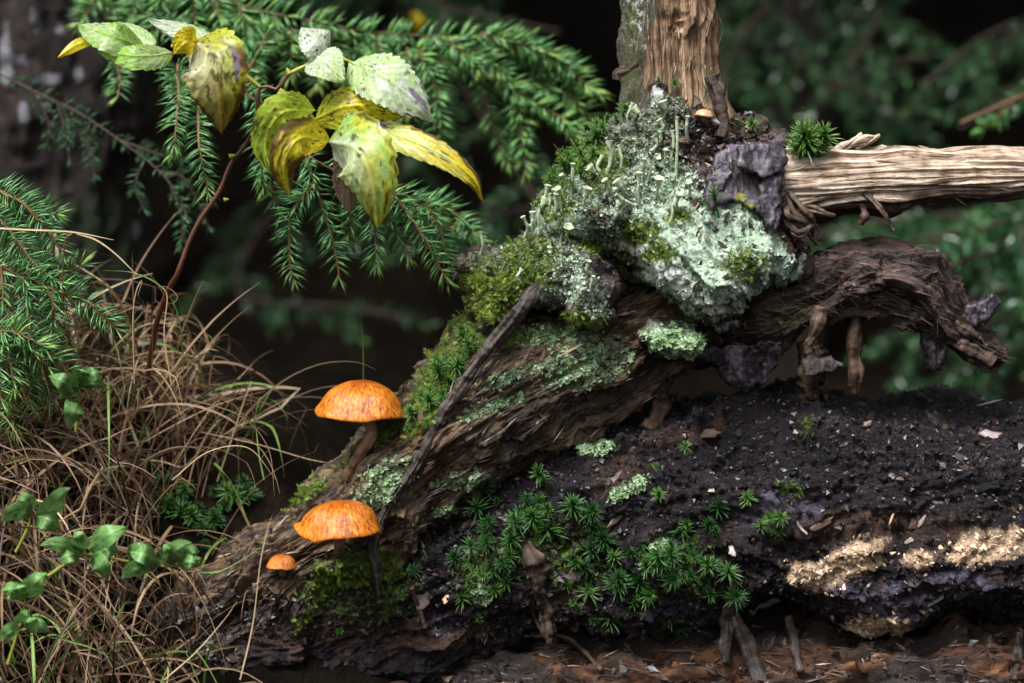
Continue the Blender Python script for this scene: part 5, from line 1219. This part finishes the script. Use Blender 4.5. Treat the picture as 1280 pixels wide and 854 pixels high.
# ------------------------------------------------------------------ cup lichens
M_cup = tint_mat('cup_lichen', [(0, (.24, .3, .16)), (.5, (.45, .54, .35)), (1, (.66, .74, .55))], rough=.85, spec=.2, var=.5, scale=900, bump=.6)
def cup_pieces(px, py_top, py_base, seed, k):
    r = np.random.default_rng(seed)
    b, nn = hit(px + r.normal(0, 2), py_base)
    if b is None: b = P(px, py_base, -.01)
    y = b[1] - .004
    top = P(px, py_top, y + r.normal(0, .002)); mid = (b + top) / 2 + np.array([r.normal(0, .0012), -.001, 0])
    wide = r.choice([1.0, 1.35, 1.8, .7], p=[.35, .3, .2, .15]); ln = np.linalg.norm(top - b)
    c, s = spline(np.array([b + (b - top) * .08, mid, top]), 16)
    rad = np.interp(np.linspace(0, 1, 16), [0, .5, 1], [.001, .00075, .0009]) * r.uniform(.8, 1.2)
    V, F = tube(c, rad, 10); V = V + nrm(V - np.repeat(c, 10, 0)) * (fbm(V * 900, 2, seed) * .0004)[:, None]
    txt = ('slender grey-green cup lichen on the outer mossy shoulder of the stump' if px < 700 else 'slender grey-green cup lichen among the green moss of the stump crest' if px < 785 else
           'slender grey-green cup lichen close to the foot of the snag' if py_top < 165 else 'slender grey-green cup lichen rising out of the pale lichen crust')
    root = thing('cup_lichen', b, txt, 'lichen', 'cup lichens on the stump')
    obj('stalk', mesh_from('stalk', V, [F], [M_cup], {'tint': np.clip(.5 + fbm(V * 300, 2, 7) * .5, 0, 1)}), root)
    R = .0014 * wide; h = R * 1.7
    prof = [(.55, 0), (.62, .25), (.8, .6), (1.0, .9), (1.05, 1.0), (.95, 1.0), (.75, .75), (.4, .55), (.02, .5)]
    ax = nrm((c[-1] - c[-4])[None])[0]; u = nrm(np.cross(ax, [0, 1, 0.1])[None])[0]; v_ = np.cross(ax, u)
    th = np.linspace(0, 2 * math.pi, 16, endpoint=False); wob = 1 + .12 * np.sin(th * 5 + seed) + .08 * np.sin(th * 3)
    V = np.concatenate([c[-1] - ax * h * .15 + (np.cos(th)[:, None] * u + np.sin(th)[:, None] * v_) * (R * p[0] * (wob if p[0] > .7 else 1) * np.ones(16))[:, None] + ax * h * p[1] for p in prof])
    obj('cup', mesh_from('cup', V, [grid_faces(len(prof), 16, True)], [M_cup], {'tint': np.clip(.6 + fbm(V * 300, 2, 9) * .4, 0, 1)}), root)
cz = [(60, 755, 840), (135, 695, 820), (235, 695, 850), (200, 725, 830), (210, 630, 720), (170, 610, 700), (245, 550, 620), (295, 500, 640), (460, 370, 530), (520, 410, 520), (490, 410, 500), (580, 205, 310), (655, 460, 570), (615, 550, 700), (800, 270, 540), (745, 430, 490), (770, 665, 780), (700, 460, 490), (610, 235, 270), (540, 690, 750), (360, 630, 700), (430, 460, 540), (460, 580, 640), (525, 590, 620), (515, 640, 690), (360, 800, 860), (340, 810, 860), (290, 760, 820), (850, 270, 370), (780, 340, 450), (725, 290, 330), (740, 210, 260), (150, 680, 760), (230, 620, 690), (690, 360, 420), (720, 340, 400), (560, 210, 260), (805, 650, 710), (860, 590, 640), (710, 580, 640), (395, 520, 570), (100, 740, 800), (270, 810, 870), (185, 640, 720), (640, 470, 560), (220, 650, 740), (475, 395, 520)]
for k, (a, b, c_) in enumerate(cz): cup_pieces(640 + .2577 * a, 80 + .2577 * b, 80 + .2577 * c_, 1000 + k, k)
for k, (a, b, c_) in enumerate([(601, 294, 318), (741, 348, 372), (650, 340, 352), (735, 330, 345)]): cup_pieces(a, b, c_, 1100 + k, k)

# ------------------------------------------------------------------ loose chips and splinters on the log
M_chip = tint_mat('loose_chip', [(0, (.03, .02, .02)), (.3, (.12, .075, .05)), (.6, (.26, .2, .19)), (.85, (.4, .36, .38)), (1, (.55, .35, .18))], rough=.45, var=.3, scale=300, bump=.5)
def chip(label, px, py, L, Wd, ang, tint, seed, name='bark_chip', cat='bark chip', curl=.0):
    r = np.random.default_rng(seed); p, nn = hit(px, py)
    if p is None: return
    if nn @ (p - CAM) > 0: nn = -nn
    Z = nrm((nn * .4 + np.array([0, -.75, .45]))[None])[0]; X_ = np.array([math.cos(ang), 0, math.sin(ang)]); X_ = nrm((X_ - Z * (X_ @ Z))[None])[0]; Y_ = np.cross(Z, X_)
    m = 11; a = np.linspace(0, 2 * math.pi, m, endpoint=False); rr = r.uniform(.6, 1.15, m)
    x = np.sign(np.cos(a)) * np.abs(np.cos(a)) ** .75 * rr * L * U / 2; y = np.sin(a) * rr * Wd * U / 2; th = .0005
    rings = []
    for f, zz in ((.0, -th), (.9, -th), (1.0, -.2 * th), (.93, th * .8), (.5, th * 1.1), (0.0, th * 1.2)):
        zc = curl * .012 * (x * f) ** 2 / (L * U / 2)
        rings.append(p + Z * .0005 + X_ * (x * f)[:, None] + Y_ * (y * f)[:, None] + Z * (zz + zc + r.normal(0, .00012, m))[:, None])
    V = np.vstack(rings)
    obj(name, mesh_from(name, V, [grid_faces(6, m, True)], [M_chip], {'tint': np.full(len(V), tint)}), label=label, cat=cat, group='loose bits on the log')
CHP = [('flat pale grey stone-like chip lying near the top of the log', 1241, 546, 34, 18, -.5, .62, 0), ('brown pointed dry leaf scrap lying on the log', 1028, 655, 34, 13, .4, .3, 25), ('curled tan wood shaving beside the brown leaf scrap', 1000, 660, 24, 5, -.9, .55, 60),
       ('thin yellow straw bit stuck upright on the log', 1116, 643, 36, 4, 1.1, 1.0, 0), ('small tan sliver above the right pale wood patch', 1172, 628, 26, 8, -.3, .45, 20), ('dull brown scrap with a water bead beside it', 1118, 597, 22, 10, -.6, .35, 10),
       ('small lilac flake among the moss sprigs', 915, 689, 10, 18, .2, .88, 0), ('broad grey bark chip between the moss sprigs', 712, 717, 42, 20, .1, .55, 5), ('grey pointed bark chip on the soil under the middle mushroom', 524, 745, 26, 34, .5, .55, 10),
       ('orange-brown splinter chip under the stump slope', 559, 748, 10, 24, -.4, .95, 0), ('short brown stick lying across the log toward the moss', 772, 648, 58, 9, .7, .2, 5), ('tan sliver lying on the right of the log face', 1152, 652, 20, 6, 1.0, .5, 0),
       ('flat ochre bark scale on the log below the gap', 772, 598, 36, 16, .6, .2, 10), ('brown bark scale beside the dark hollow of the log', 880, 543, 60, 14, .15, .3, 10), ('small brown chip high on the log crest', 1085, 530, 16, 8, .2, .4, 0),
       ('thin pale straw on the right end of the log crest', 1225, 507, 60, 3, .25, .5, 0), ('tan chip in the soil beside the smallest mushroom', 340, 770, 46, 12, .55, .4, 10), ('small brown chip on the root foot', 322, 735, 14, 18, .2, .3, 0), ('reddish bark scrap low on the root foot', 395, 760, 22, 26, 1.2, .25, 10), ('pinkish chip below the curled shaving', 1138, 676, 20, 10, .3, .5, 0)]
for k, c_ in enumerate(CHP): chip(c_[0], c_[1], c_[2], c_[3], c_[4], c_[5], c_[6], 1300 + k, curl=c_[7])
def hang(label, pts, seed, mat, amp=.0006):
    o = []
    for (x, y, w1, w2) in pts:
        h, _ = hit(x, y); yy = (h[1] if h is not None else -.02) - .003
        o.append([x, y, yy, w1, w2])
    ys = [q[2] for q in o]; o = [(q[0], q[1], min(q[2], np.mean(ys)), q[3], q[4]) for q in o]
    strand('wood_splinter', o, mat, None, seed, 80, 16, amp, label=label, cat='splinter', group='splinters on the log')
hang('thin grey splinter hanging straight down the log front', [(921, 712, 3, 3), (914, 750, 6, 4), (908, 790, 9, 5), (906, 828, 4, 3)], 71, M_root)
hang('thick grey splinter slanting down over the red rotten wood', [(918, 768, 7, 5), (932, 800, 10, 6), (945, 835, 9, 5), (955, 870, 8, 5)], 72, M_root)
hang('ragged grey bark strip standing between the moss sprigs', [(655, 668, 1.5, 2), (664, 690, 7, 4), (672, 715, 11, 4), (676, 740, 8, 4), (681, 762, 11, 4), (684, 785, 5, 3), (688, 805, 1, 1)], 73, M_dark, .0016)
hang('thin brown splinter lying on the red rotten wood', [(655, 795, 3, 3), (700, 795, 3, 3), (730, 815, 3, 3), (752, 838, 2, 2)], 74, M_splint)
hang('short dark splinter under the pale wood patch', [(985, 770, 5, 4), (992, 800, 6, 4), (1000, 840, 3, 3)], 75, M_root)
hang('thin red-brown rootlet curving off the bark strip', [(668, 730, 2, 2), (666, 765, 2, 2), (678, 792, 1.6, 1.6)], 76, M_splint, .0003)
hang('dark splinter hanging at the far end of the red rotten wood', [(1275, 790, 5, 4), (1272, 820, 6, 4), (1268, 850, 4, 3)], 77, M_root)
hang('thin stem rising from the wet soil beside the grey chip', [(515, 735, 1.6, 1.6), (524, 760, 2, 2), (532, 785, 2, 2)], 78, M_splint, .0004)
